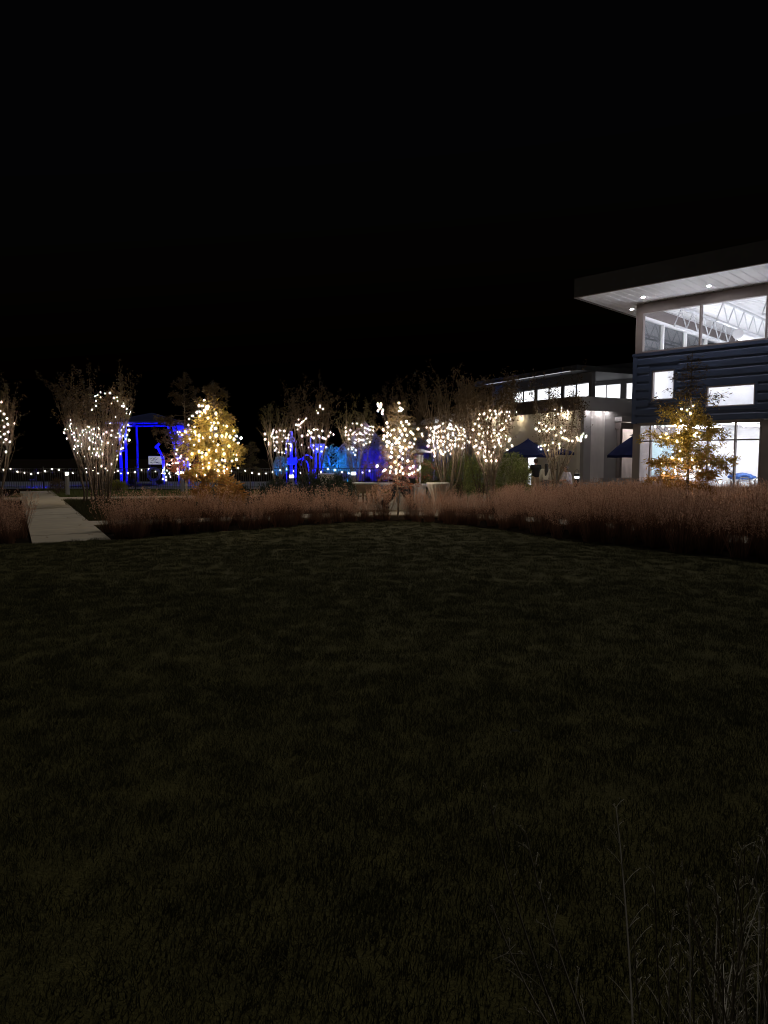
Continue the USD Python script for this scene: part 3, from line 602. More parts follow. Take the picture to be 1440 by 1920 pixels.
def bulb_spots(regions, Y, D, seed):
    """bulbs hung through the crown: across each outlined part of it and D metres before and behind the trunk"""
    r = np.random.default_rng(seed); out = []
    for poly, n in regions:
        pg = Polygon(poly).buffer(0); x0, y0, x1, y1 = pg.bounds; got = []; gap = .56 * math.sqrt(pg.area / n)
        for _ in range(6000):
            p = r.uniform((x0, y0), (x1, y1))
            if contains_xy(pg, *p) and all((p[0] - a) ** 2 + (p[1] - b) ** 2 > gap * gap for a, b in got): got.append(p)
            else: gap *= .9995
            if len(got) == n: break
        out += [at(px, py, Y + r.uniform(-D, D)) for px, py in got]
    rest, chain_ = list(out), []
    cur = min(rest, key=lambda p: p[2])
    while rest:
        k = min(range(len(rest)), key=lambda i: np.sum((rest[i] - cur) ** 2)); cur = rest.pop(k); chain_.append(cur)
    return chain_

def crepe(name, label, px, Y, h, spread, seed, stems=9, leaves=2600, lit=None, leaf='crepe_leaf', bark='bark', group='multi stemmed garden trees', base_r=.22, low_leaf=.4, light_label=None, lean=0.0, t0=.12, pw=.85, dome=.7):
    r = np.random.default_rng(seed); o = col(px, Y); o[2] = -.05
    T = thing(name, label, 'tree', group, o)
    tips, twig = [], MB()
    env = []
    for k in range(stems):
        a = 2 * math.pi * k / stems + r.uniform(-.3, .3); rad = base_r * r.uniform(.35, 1.0); out = np.array([math.cos(a), math.sin(a), 0])
        sp = spread * r.uniform(.35, .95); H = h * r.uniform(.62, .8)
        t = np.linspace(0, 1, 9); wob = np.cumsum(r.normal(0, .022, (9, 3)), axis=0) * [1, 1, .2] * h / 4
        P = out * (rad + sp * np.clip((t - t0) / (1 - t0), 0, 1) ** pw * (1 - dome * .4 * t ** 3))[:, None] + np.array([0, 0, 1.0]) * (H * t)[:, None] + wob + np.array([lean, 0, 0]) * (t ** 1.3)[:, None]
        mb = MB(); mb.tube(P, np.linspace(.031, .008, 9) * (h / 4.5) * r.uniform(.8, 1.25), 6); obj('stem', mb, bark, T, smooth=True)
        for s0 in (2, 3, 4, 5, 6, 7):
            for _ in range(2):
                a2 = a + r.normal(0, 1.1); o2 = np.array([math.cos(a2), math.sin(a2), 0]); L = h * r.uniform(.2, .36)
                tt = np.linspace(0, 1, 5); B2 = P[s0] + o2 * (L * r.uniform(.15, .5) * tt * (1 - .5 * dome * tt))[:, None] + np.array([0, 0, 1.0]) * (L * tt * (1 - .12 * tt))[:, None] + np.cumsum(r.normal(0, .012, (5, 3)), axis=0)
                B2[:, 2] = np.minimum(B2[:, 2], h * .97)
                twig.tube(B2, np.linspace(.009, .003, 5), 4, cap=False); tips.append(B2)
                for _ in range(2):
                    i = r.integers(2, 5); L2 = h * r.uniform(.06, .15); d = o2 * r.uniform(-.4, .8) + r.normal(0, .35, 3) + [0, 0, .9]; d /= np.linalg.norm(d)
                    C = B2[i] + d * (L2 * np.linspace(0, 1, 3))[:, None]; twig.tube(C, [.004, .003, .002], 3, cap=False); tips.append(C)
    obj('branches', twig, bark, T)
    P = np.vstack([np.linspace(0, 1, 6)[:, None] * (t[-1] - t[0]) + t[0] for t in tips]); hi = P[:, 2] / h
    leaves = int(leaves * 1.35); w = np.clip((hi - low_leaf) * 2.2, .03, 1); P = P[r.choice(len(P), leaves, p=w / w.sum())] + r.normal(0, .05, (leaves, 3))
    mb = MB(); leaves = len(P); d = r.normal(0, 1, (leaves, 3)); mb.leaves(P, d, r.normal(0, 1, (leaves, 3)), r.uniform(.05, .11, leaves), r.uniform(.028, .05, leaves))
    obj('foliage', mb, leaf, T)
    if lit: string_lights('string_lights', light_label, bulb_spots(lit, Y, spread * .6, seed), seed=seed, R=.0128)
    return T
CL = 'warm bulb string wound round the '
crepe('crepe_myrtle', 'brown leaved multi stem tree cut by the picture edge beside the walk', -8, 26.5, 4.9, 1.25, 1, lit=[([(-60, 800), (-30, 735), (0, 732), (8, 770), (30, 790), (28, 800), (20, 850), (5, 880), (-30, 880)], 52)], light_label=CL + 'tree at the picture edge beside the walk')
crepe('crepe_myrtle', 'large vase shaped tree with many stems standing right of the pale walk', 188, 26, 5.0, 1.12, 2, stems=20, leaves=4600, low_leaf=.5, t0=.2, pw=1.15, lit=[([(117, 795), (150, 788), (185, 805), (200, 850), (180, 858), (140, 850), (125, 828)], 64), ([(185, 800), (247, 797), (238, 842), (222, 862), (205, 845), (185, 840)], 26), ([(172, 745), (190, 727), (215, 738), (240, 755), (249, 775), (240, 780), (213, 745), (190, 735), (178, 772)], 17), ([(155, 868), (215, 866), (225, 890), (150, 890)], 7), ([(120, 790), (190, 730), (250, 770), (235, 850), (200, 880), (150, 870)], 16)], base_r=.62, light_label=CL + 'large many stemmed tree beside the pale walk')
crepe('crepe_myrtle', 'small thin leaved tree before the blue spray tower', 521, 31, 4.25, .85, 3, stems=5, leaves=1800, leaf='crepe_green', bark='bark_pale', lit=[([(492, 805), (530, 800), (548, 820), (545, 850), (520, 850), (512, 840), (497, 825)], 36)], base_r=.2, light_label=CL + 'small thin tree before the blue spray tower')
crepe('crepe_myrtle', 'tall reddish tree in front of the blue bucket fountain', 584, 30, 5.0, 1.0, 4, stems=9, leaves=3000, lit=[([(550, 795), (560, 780), (580, 778), (570, 800), (555, 805)], 8), ([(585, 770), (600, 750), (607, 765), (603, 775)], 6), ([(560, 800), (595, 800), (632, 808), (618, 825), (560, 815)], 15), ([(565, 830), (620, 835), (600, 850), (565, 850)], 8)], light_label=CL + 'tall reddish tree before the blue fountain')
crepe('crepe_myrtle', 'pale trunked tree beside the lit bollard and grey tent', 668, 31, 4.4, .95, 5, stems=5, leaves=2400, leaf='crepe_green', bark='bark_pale', lit=[([(650, 790), (700, 795), (705, 820), (685, 835), (650, 825), (645, 812)], 38), ([(650, 832), (668, 835), (668, 852), (655, 850)], 7)], base_r=.16, light_label=CL + 'pale trunked tree beside the grey tent')
crepe('crepe_myrtle', 'unlit brown tree rising behind the bare oak', 757, 34, 5.6, 1.4, 6, stems=9, leaves=3400)
crepe('crepe_myrtle', 'brown topped tree standing behind the draped cocktail table', 838, 27, 4.9, 1.0, 7, stems=10, leaves=3400, bark='bark_pale', lit=[([(787, 805), (800, 795), (840, 790), (870, 800), (880, 815), (850, 835), (845, 850), (815, 855), (800, 835)], 68)], light_label=CL + 'brown topped tree behind the draped table')
crepe('crepe_myrtle', 'slim tree before the grey lapped wall of the clubhouse', 866, 32, 4.6, .9, 8, stems=6, leaves=2000, bark='bark_pale', lit=[([(850, 815), (885, 812), (880, 850), (850, 845)], 18)], light_label=CL + 'slim tree before the grey lapped wall')
crepe('crepe_myrtle', 'dark crowned tree with straight bundled stems beside the navy umbrella', 919, 23, 4.75, .95, 9, stems=10, leaves=4200, bark='bark_pale', base_r=.16, t0=.34, pw=.8, lit=[([(885, 790), (905, 765), (940, 762), (970, 770), (960, 795), (940, 810), (975, 820), (965, 835), (930, 850), (900, 855), (885, 835)], 70), ([(905, 850), (940, 850), (935, 862), (910, 862)], 6)], light_label=CL + 'bundled stem tree beside the navy umbrella')
crepe('crepe_myrtle', 'sparse tree in front of the lit doorway and patio guests', 1040, 24.5, 4.6, 1.1, 10, stems=7, leaves=1500, bark='bark_pale', base_r=.16, t0=.34, pw=.8, lit=[([(1035, 765), (1050, 760), (1070, 765), (1068, 782), (1040, 777)], 10), ([(990, 795), (1010, 790), (1060, 800), (1068, 825), (1050, 820), (1000, 805)], 18), ([(1005, 830), (1050, 820), (1050, 845), (1010, 842)], 9), ([(1070, 825), (1100, 803), (1102, 820), (1075, 832)], 9)], lean=.15, light_label=CL + 'sparse tree in front of the lit doorway')

def oak(name, label, px, Y, h, R, z0, seed, n_br=34, leaves=5000, leaf='oak_gold', mix=None, lit=None, bark='bark', light_label=None, droop=.3, stake=False, trunk=.045, leafmin=0, twigs=5, L=(.05, .1), W=(.014, .03), side=0, thin=None):
    r = np.random.default_rng(seed); o = col(px, Y); o[2] = -.05
    T = thing(name, label, 'tree', 'single trunk oak trees', o)
    t = np.linspace(0, 1, 12); tr = np.column_stack([np.cumsum(r.normal(0, .012, 12)), np.cumsum(r.normal(0, .012, 12)), h * t]); tr[0, :2] = 0
    mb = MB(); mb.tube(tr, np.linspace(trunk, .006, 12), 8); obj('trunk', mb, bark, T, smooth=True)
    br, paths, wts = MB(), [], []
    for k in range(n_br):
        u = (k + r.uniform(.1, .9)) / n_br; z = z0 + (h * .97 - z0) * u; a = k * 2.4 + r.normal(0, .4)
        reach = R * (1.02 - u) ** .75 * r.uniform(.45, 1.2) * (.55 + .45 * min(1, u * 6)) + .08
        p0 = np.array([np.interp(z, tr[:, 2], tr[:, 0]), np.interp(z, tr[:, 2], tr[:, 1]), z]); out = np.array([math.cos(a), math.sin(a), 0])
        s = np.linspace(0, 1, 6); up = r.uniform(-.05, .55) * (.4 + 1.5 * u)
        P = p0 + out * (reach * s)[:, None] + np.array([0, 0, 1.0]) * (reach * (up * s - droop * s ** 2))[:, None] + np.cumsum(r.normal(0, .015, (6, 3)), axis=0)
        br.tube(P, np.linspace(.012, .003, 6), 4, cap=False); paths.append(P); wts.append(u)
        for _ in range(twigs):
            i = r.integers(1, 6); d = out * r.uniform(.1, .9) + r.normal(0, .5, 3) + [0, 0, -.12]; d /= np.linalg.norm(d); L2 = reach * r.uniform(.2, .42)
            Q = P[i] + d * (L2 * np.linspace(0, 1, 4))[:, None] - np.array([0, 0, 1.0]) * (L2 * droop * .5 * np.linspace(0, 1, 4) ** 2)[:, None]; br.tube(Q, [.005, .004, .003, .002], 3, cap=False); paths.append(Q); wts.append(u)
    obj('branches', br, bark, T)
    P = np.vstack([p[max(0, len(p) - 4):] if len(p) > 4 else p for p in paths]); P2 = np.vstack([np.linspace(0, 1, 4)[:, None] * (p[-1] - p[-3]) + p[-3] for p in paths] + [P])
    seg = np.array([np.linalg.norm(p[-1] - p[-3]) for p in paths]); hw = np.r_[np.repeat(seg, 4), np.full(len(P), seg.mean() * .35)] ** 1.25 + .004
    if thin: hw = hw * np.interp(P2[:, 2] / h, *thin)
    c = P2[r.choice(len(P2), leaves, p=hw / hw.sum())] + r.normal(0, .045, (leaves, 3)); rad = c * [1, 1, 0]; rad /= np.linalg.norm(rad, axis=1, keepdims=True) + 1e-6
    d = rad * .6 + r.normal(0, .7, (leaves, 3)) - [0, 0, .15]
    hc = c[:, 2] + r.normal(0, .25, leaves)
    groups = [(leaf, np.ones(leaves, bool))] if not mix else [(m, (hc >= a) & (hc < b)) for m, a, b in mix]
    for m, k in groups:
        if k.sum():
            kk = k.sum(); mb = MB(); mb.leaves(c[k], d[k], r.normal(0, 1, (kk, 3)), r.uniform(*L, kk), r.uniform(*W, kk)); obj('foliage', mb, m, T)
    if stake:
        for sx in (-.28, .28): mb = MB(); mb.tube([(sx, .05, 0), (sx, .05, 1.3)], .022, 6); obj('stake', mb, 'bark_pale', T)
    if lit: string_lights('string_lights', light_label, bulb_spots(lit, Y, R * .6, seed), seed=seed + 50)
    return T
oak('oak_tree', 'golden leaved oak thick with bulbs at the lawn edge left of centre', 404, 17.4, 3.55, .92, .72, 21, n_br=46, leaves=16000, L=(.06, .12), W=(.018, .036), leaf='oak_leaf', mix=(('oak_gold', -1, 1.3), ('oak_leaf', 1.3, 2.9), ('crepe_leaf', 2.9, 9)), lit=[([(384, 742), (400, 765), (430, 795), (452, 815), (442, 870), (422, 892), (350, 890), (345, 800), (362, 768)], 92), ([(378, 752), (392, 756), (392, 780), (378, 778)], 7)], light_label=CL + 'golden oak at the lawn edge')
oak('oak_tree', 'thin staked oak with reddish leaves behind the golden oak', 352, 28, 5.1, 1.5, 1.3, 22, n_br=44, leaves=8000, droop=.15, L=(.07, .13), W=(.03, .05), mix=(('oak_red', -1, 1.7), ('crepe_leaf', 1.7, 9)), bark='bark_pale', lit=[([(332, 800), (346, 812), (346, 890), (305, 900), (304, 880), (328, 850)], 34)], side=-.25, light_label=CL + 'staked oak behind the golden oak')
oak('oak_tree', 'nearly bare oak with red lower leaves at the centre of the border', 746, 19.6, 3.3, .92, .85, 23, n_br=46, leaves=3600, mix=(('oak_red', -1, 1.15), ('oak_red', 1.15, 1.5), ('oak_bare', 1.5, 9)), bark='bark_pale', lit=[([(708, 750), (716, 752), (722, 768), (706, 784)], 8), ([(748, 750), (757, 752), (756, 775), (748, 772)], 5), ([(715, 790), (760, 785), (785, 800), (775, 835), (745, 845), (715, 830)], 40), ([(720, 830), (760, 835), (770, 860), (745, 870), (725, 860)], 11), ([(700, 860), (715, 872), (790, 870), (785, 890), (720, 890)], 16)], light_label=CL + 'nearly bare oak at the centre', trunk=.03, droop=.15, twigs=6)
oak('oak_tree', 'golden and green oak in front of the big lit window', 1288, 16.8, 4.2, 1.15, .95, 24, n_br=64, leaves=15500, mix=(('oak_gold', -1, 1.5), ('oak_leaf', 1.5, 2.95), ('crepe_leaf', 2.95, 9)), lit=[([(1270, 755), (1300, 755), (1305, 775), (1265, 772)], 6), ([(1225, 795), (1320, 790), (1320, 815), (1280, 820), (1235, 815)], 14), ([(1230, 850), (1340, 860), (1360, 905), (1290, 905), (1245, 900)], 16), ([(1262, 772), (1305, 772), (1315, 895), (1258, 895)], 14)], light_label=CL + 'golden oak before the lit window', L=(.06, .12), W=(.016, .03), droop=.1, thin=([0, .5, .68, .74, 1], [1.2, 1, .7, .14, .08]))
oak('oak_tree', 'small unlit round headed tree by the fence', 470, 34, 2.5, .75, 1.0, 25, n_br=30, leaves=2600, leaf='crepe_green', trunk=.03)

# ---------------------------------------------------------------- string of bulbs along the fence
pts = []; x = -22.0; k = 0
while x < .6:
    ph = ((x + 22) % 2.4) / 2.4; pts.append([x, FY - .06, top + .08 - .3 * (1 - (2 * ph - 1) ** 2) + rng.normal(0, .012)]); x += .36
string_lights('string_lights', 'row of small bulbs swagged along the black fence', pts, 'bulb_fence', None, R=.021, seed=3, hang=.04)

# ---------------------------------------------------------------- shrubs
def shrub(name, label, px, Y, w, d, h, seed, leaf='shrub_leaf', n=2600, z0=0.0, group='garden shrubs', up=.35, L=(.04, .09), W=(.015, .035)):
    r = np.random.default_rng(seed); o = col(px, Y); o[2] = -.05; T = thing(name, label, 'shrub', group, o)
    st = MB(); tips = []
    for k in range(26):
        a = r.uniform(0, 6.283); e = np.array([math.cos(a) * w / 2 * r.uniform(.1, .9), math.sin(a) * d / 2 * r.uniform(.1, .9), h * r.uniform(.6, .95)])
        P = np.linspace(0, 1, 5)[:, None] * e * [1, 1, 1] + r.normal(0, .02, (5, 3)); P[0] = [e[0] * .15, e[1] * .15, 0]; st.tube(P, np.linspace(.014, .004, 5), 4, cap=False)
    obj('stems', st, 'bark', T)
    u = r.normal(0, 1, (n, 3)); u /= np.linalg.norm(u, axis=1, keepdims=True); u[:, 2] = np.abs(u[:, 2])
    lump = .72 + .5 * meshkit.fbm(u * 2.6 + seed, 3, seed)
    c = u * lump[:, None] * r.uniform(.45, 1.02, n)[:, None] ** .6 * [w / 2, d / 2, h]; c[:, 2] = h * (c[:, 2] / h).clip(0, 1.1) ** .62; c[:, 2] = np.maximum(c[:, 2] + z0, .03)
    mb = MB(); mb.leaves(c, u + r.normal(0, .7, (n, 3)) + [0, 0, up], r.normal(0, 1, (n, 3)), r.uniform(*L, n), r.uniform(*W, n)); obj('foliage', mb, leaf, T)
    return T
HG = 'tall hedge shrubs by the patio'
shrub('hedge_shrub', 'tall green hedge shrub behind the draped cocktail table', 806, 29, 1.6, 1.2, 1.7, 41, group=HG, n=4200)
shrub('hedge_shrub', 'tall green hedge shrub between the bulb wound stems and the draped table', 862, 28.4, 1.8, 1.2, 1.85, 42, group=HG, n=4600)
shrub('hedge_shrub', 'tall green hedge shrub just left of the bundled stem tree', 900, 26.5, 1.4, 1.1, 1.9, 43, group=HG, n=4200)
shrub('hedge_shrub', 'bushy green hedge shrub under the navy umbrella', 958, 26.2, 1.7, 1.2, 1.95, 44, group=HG, n=5200)
shrub('hedge_shrub', 'loose pale tipped hedge shrub beside the standing man', 974, 25.4, 1.0, .9, 1.6, 45, group=HG, n=2600)
shrub('round_shrub', 'dark rounded evergreen shrub before the far cocktail table', 637, 20.5, 1.15, .9, 1.2, 46, 'shrub_dark', 3600)
shrub('round_shrub', 'dark evergreen shrub hiding the left bollard foot', 588, 21.5, 1.5, .9, 1.2, 47, 'shrub_dark', 3600)
shrub('round_shrub', 'low dark shrub under the small thin tree', 520, 22.5, 1.4, .9, 1.0, 48, 'shrub_dark', 3200)
shrub('round_shrub', 'grey green shrub at the foot of the golden oak', 392, 20.4, .95, .8, .8, 49, 'shrub_dark', 2600)
shrub('round_shrub', 'mid green shrub right of the golden oak trunk', 447, 22.4, 1.0, .8, .85, 50, 'shrub_dark', 2600)
shrub('flower_shrub', 'small yellow flowering shrub in front of the fence', 222, 33.5, 1.0, .7, .62, 51, 'shrub_yellow', 1500)
shrub('flower_shrub', 'brownish shrub beside the yellow one by the fence', 196, 33.8, 1.3, .8, .75, 52, 'crepe_leaf', 1600)
shrub('flower_shrub', 'wispy tan shrub left of the first bollard', 109, 31.6, .8, .7, .72, 53, 'crepe_leaf', 900, L=(.08, .2), W=(.01, .02))
for i, (px, Y, w, h, lab) in enumerate(((624, 40, 1.5, 2.35, 'rounded small tree lit bright cyan from below behind the fence'), (656, 41.5, 1.3, 2.4, 'narrow small tree lit cyan beside the pale trunks'), (527, 41, .9, 1.8, 'little cyan lit tree behind the small thin tree'))):
    r = np.random.default_rng(60 + i); o = col(px, Y); o[2] = -.02; T = thing('small_tree', lab, 'tree', 'cyan lit small trees', o)
    mb = MB(); mb.tube([(0, 0, 0), (.03, 0, .5), (0, .02, 1.0)], [.05, .045, .03], 7); obj('trunk', mb, 'bark_pale', T, smooth=True)
    n = 2600; u = r.normal(0, 1, (n, 3)); u /= np.linalg.norm(u, axis=1, keepdims=True); c = u * (.7 + .5 * meshkit.fbm(u * 2.4 + i * 5, 3))[:, None] * r.uniform(.5, 1, n)[:, None] ** .5 * [w / 2, w / 2, (h - .55) / 2] + [0, 0, (h + .55) / 2]
    mb = MB(); mb.leaves(c, u + r.normal(0, .7, (n, 3)), r.normal(0, 1, (n, 3)), r.uniform(.06, .11, n), r.uniform(.03, .05, n)); obj('crown', mb, 'plain_leaf', T)

# ---------------------------------------------------------------- floodlights (their lenses face away from the camera)
def flood(px, Y, label, m, pitch=55, yaw=0.0, z=.18, size=(.3, .2), off=(0, 0)):
    o = col(px, Y) + [off[0], off[1], 0]; T = thing('floodlight', label, 'floodlight', 'floodlights on the ground', (*o[:2], -.015), yaw)
    a = math.radians(pitch); f = np.array([0, math.cos(a), math.sin(a)]); u = np.array([0, -math.sin(a), math.cos(a)]); ax = np.array([[1, 0, 0], f, u])
    mb = MB(); mb.box((0, 0, z), (size[0] + .06, .08, size[1] + .06), ax, bev=.012); obj('housing', mb, 'black_metal', T)
    mb = MB(); mb.box(np.array([0, 0, z]) + f * .046, (size[0], .006, size[1]), ax); obj('lens', mb, m, T)
    for k in (-1, 1):
        mb = MB(); mb.box(np.array([k * (size[0] / 2 + .02), 0, z]) + f * .12, (.012, .2, size[1] + .05), ax); obj('barn_door', mb, 'black_metal', T)
        mb = MB(); mb.box(np.array([0, 0, z]) + u * k * (size[1] / 2 + .02) + f * .11, (size[0] + .02, .16, .012), ax); obj('barn_door', mb, 'black_metal', T)
    mb = MB(); mb.box((0, 0, z / 2), (.05, .05, z)); obj('foot', mb, 'black_metal', T)
flood(247, 41.6, 'blue floodlight below the shade posts', 'flood_blue', 50)
flood(300, 42.2, 'blue floodlight below the curved spray pipe', 'flood_blue', 48)
flood(345, 42.4, 'blue floodlight below the tipping bucket', 'flood_blue', 50)
flood(545, 41.2, 'blue floodlight below the spray tower', 'flood_blue', 40)
flood(597, 41.2, 'blue floodlight below the bowl fountain', 'flood_blue', 40)
flood(628, 38.7, 'cyan floodlight below the rounded tree', 'flood_cyan', 70)
flood(657, 40.3, 'cyan floodlight below the narrow tree', 'flood_cyan', 70)
flood(527, 40.0, 'cyan floodlight below the little tree', 'flood_cyan', 70)
flood(62, 38.0, 'blue floodlight washing the deck behind the fence', 'flood_blue', -22, 0, .6)

# ---------------------------------------------------------------- splash pad
def at0(px, Y): o = col(px, Y); o[2] = -.015; return o
SC = thing('shade_canopy', 'tall blue lit shade canopy on slim posts behind the fence', 'canopy', None, at0(290, 45))
ze, za = hz(794, 45), hz(774, 45)
hw = 2.15
def quad_roof(hw, hd, ze, za, t=.03):
    v = [(-hw, -hd, ze), (hw, -hd, ze), (hw, hd, ze), (-hw, hd, ze), (0, 0, za)]; v2 = [(x, y, z - t) for x, y, z in v]
    return np.array(v + v2), np.array([[0, 1, 4], [1, 2, 4], [2, 3, 4], [3, 0, 4], [6, 5, 9], [7, 6, 9], [8, 7, 9], [5, 8, 9], [0, 5, 6], [0, 6, 1], [1, 6, 7], [1, 7, 2], [2, 7, 8], [2, 8, 3], [3, 8, 5], [3, 5, 0]])
mb = MB(); mb.add(*quad_roof(hw, 2.2, ze, za)); obj('fabric', mb, 'navy_cloth', SC)
for sx, sy in ((-1, -1), (1, -1), (1, 1), (-1, 1)): mb = MB(); mb.tube([(sx * hw, sy * 2.2, ze - .06), (0, 0, za - .1)], .05, 8); obj('rafter', mb, 'play_paint', SC)
for a, b in (((-hw, -2.2), (hw, -2.2)), ((hw, -2.2), (hw, 2.2)), ((hw, 2.2), (-hw, 2.2)), ((-hw, 2.2), (-hw, -2.2))): mb = MB(); mb.tube([(*a, ze - .07), (*b, ze - .07)], .06, 8); obj('edge_beam', mb, 'play_paint', SC)
for x, y in ((-1.6, -1.4), (-1.05, -1.9), (1.6, 1.6), (-1.6, 1.6)): mb = MB(); mb.tube([(x, y, 0), (x, y, ze - .05)], .075, 10); obj('post', mb, 'play_paint', SC, smooth=40)
def lathed(T, name, prof, m='play_paint', c=(0, 0, 0), sides=24): mb = MB(); mb.lathe(c, prof, sides); return obj(name, mb, m, T, smooth=35)
T = thing('spray_column', 'tall blue spray column with bracket ring beside the large tree', 'water feature', 'splash pad features', at0(230, 43))
lathed(T, 'post', [(0, 0), (.12, 0), (.12, .05), (.07, .06), (.065, 3.85), (0, 3.87)])
lathed(T, 'ring', [(.07, 2.05), (.32, 2.05), (.32, 2.12), (.07, 2.12)])
T = thing('spray_pipe', 'curved blue spray pipe with a flared nozzle behind the fence', 'water feature', 'splash pad features', at0(307, 43.5))
z = lambda py: hz(py, 43.5)
mb = MB(); mb.tube([(.05, 0, 0), (.06, 0, z(880)), (.05, 0, z(862)), (-.05, 0, z(852)), (-.22, 0, z(842)), (-.33, 0, z(836))], [.085, .085, .085, .08, .075, .07], 10); obj('pipe', mb, 'play_paint', T, smooth=True)
mb = MB(); d = np.array([-.5, 0, .8]); mb.tube([np.array([-.45, 0, z(836) - .12]), np.array([-.15, 0, z(836) + .16])], [.09, .09], 8); obj('nozzle', mb, 'play_paint', T)
T = thing('spray_ring', 'blue hoop shaped spray ring standing on the deck', 'water feature', 'splash pad features', at0(290, 42))
mb = MB(); aa = np.linspace(0, 2 * math.pi, 29); mb.tube([(.36 * math.cos(t), 0, .67 + .36 * math.sin(t)) for t in aa], .08, 10, cap=False); obj('hoop', mb, 'play_paint', T, smooth=True)
mb = MB(); mb.tube([(0, 0, 0), (0, 0, .3)], .09, 10); obj('foot', mb, 'play_paint', T)
T = thing('bucket_tower', 'blue tipping bucket tower behind the golden oak', 'water feature', 'splash pad features', at0(345, 44))
z = lambda py: hz(py, 44)
for a in (0, 2.1, 4.2): mb = MB(); mb.tube([(.36 * math.cos(a), .36 * math.sin(a), 0), (.36 * math.cos(a), .36 * math.sin(a), z(800))], .06, 8); obj('post', mb, 'play_paint', T, smooth=40)
lathed(T, 'bucket', [(0, z(838)), (.32, z(836)), (.62, z(800)), (.58, z(800)), (.3, z(833)), (0, z(834))])
lathed(T, 'lower_bowl', [(0, z(877)), (.28, z(874)), (.45, z(857)), (.4, z(857)), (.25, z(872)), (0, z(874))])
mb = MB(); mb.tube([(-.9, 0, z(797)), (-.75, 0, z(812)), (-.55, 0, z(830)), (-.45, 0, z(850))], .09, 8); obj('arm', mb, 'play_paint', T, smooth=True)
T = thing('spray_tower', 'blue spray tower with a pointed cap and bowl behind the small tree', 'water feature', 'splash pad features', at0(547, 43))
z = lambda py: hz(py, 43)
for a in (.3, 1.87, 3.44, 5.0): mb = MB(); mb.tube([(.3 * math.cos(a), .3 * math.sin(a), 0), (.3 * math.cos(a), .3 * math.sin(a), z(828))], .04, 8); obj('post', mb, 'play_paint', T, smooth=40)
lathed(T, 'cap', [(.38, z(829)), (.34, z(826)), (.12, z(818)), (.12, z(809)), (0, z(808))]); lathed(T, 'bowl', [(0, z(872)), (.25, z(870)), (.4, z(858)), (.36, z(858)), (0, z(866))])
T = thing('bowl_fountain', 'blue fountain with a wide bowl on clustered legs behind the reddish tree', 'water feature', 'splash pad features', at0(597, 43))
lathed(T, 'bowl', [(0, z(848)), (.3, z(847)), (.52, z(833)), (.48, z(832)), (.26, z(843)), (0, z(844))])
for a in np.linspace(.2, 6.4, 7)[:-1]: mb = MB(); mb.tube([(.36 * math.cos(a), .36 * math.sin(a), 0), (.24 * math.cos(a), .24 * math.sin(a), z(846))], .055, 8); obj('leg', mb, 'play_paint', T, smooth=40)
for x in (-.45, -.15, .1): mb = MB(); mb.tube([(x, .1, z(836)), (x * 1.02, .1, z(818))], .035, 6); obj('rod', mb, 'play_paint', T)
for sx, R in ((-1, .75), (1, .42)):
    mb = MB(); aa = np.linspace(0, math.pi * .55, 9); mb.tube([(sx * (.3 + R * math.sin(t) * 1.0 * (t / 1.7) ** .4), 0, z(862) + .35 * math.sin(t * 1.8) - (t / 1.73) ** 3 * .35) for t in aa], .04, 7); obj('spray_arm', mb, 'play_paint', T, smooth=True)
T = thing('spray_arch', 'slim blue spray arch between the tower and the bowl fountain', 'water feature', 'splash pad features', at0(567, 43.4))
mb = MB(); aa = np.linspace(0, math.pi, 15); mb.tube([(-.42 * math.cos(t), 0, .95 + .65 * math.sin(t)) for t in aa], .04, 8); obj('arch', mb, 'play_paint', T, smooth=True)
for sx in (-1, 1): mb = MB(); mb.tube([(sx * .42, 0, 0), (sx * .42, 0, .96)], .04, 8); obj('foot', mb, 'play_paint', T)
# white board with a scrawl
T = thing('sign_board', 'white lit sign board with a black scrawl behind the fence', 'sign', None, at0(296, 46))
z = lambda py: hz(py, 46)
mb = MB(); mb.box((0, 0, z(862.5)), (1.05, .05, .54)); obj('panel', mb, 'sign_glow', T)
mb = MB(); mb.box((0, .035, z(862.5)), (1.11, .02, .6)); obj('frame', mb, 'dark_metal', T)
for x in (-.45, .45): mb = MB(); mb.box((x, .07, z(880) / 2 + .3), (.06, .05, z(880) + .6)); obj('post', mb, 'dark_metal', T)
mb = MB(); zc = z(862.5)
for (x, dz, L, an) in ((-.4, .12, .22, .9), (-.34, .02, .3, .5), (-.22, .12, .28, .75), (-.2, -.08, .34, .2), (-.06, .04, .24, .95), (-.42, -.1, .2, .1), (-.02, -.12, .2, .3), (.12, -.13, .3, .04)):
    s = np.linspace(0, 1, 7); mb.tube(np.column_stack([x + L * s * math.cos(an), np.full(7, -.03), zc + dz - .08 + L * s * math.sin(an) + .03 * np.sin(s * 6)]), np.r_[.008, .02, .024, .02, .016, .012, .006], 5)
obj('scrawl', mb, 'socket', T)

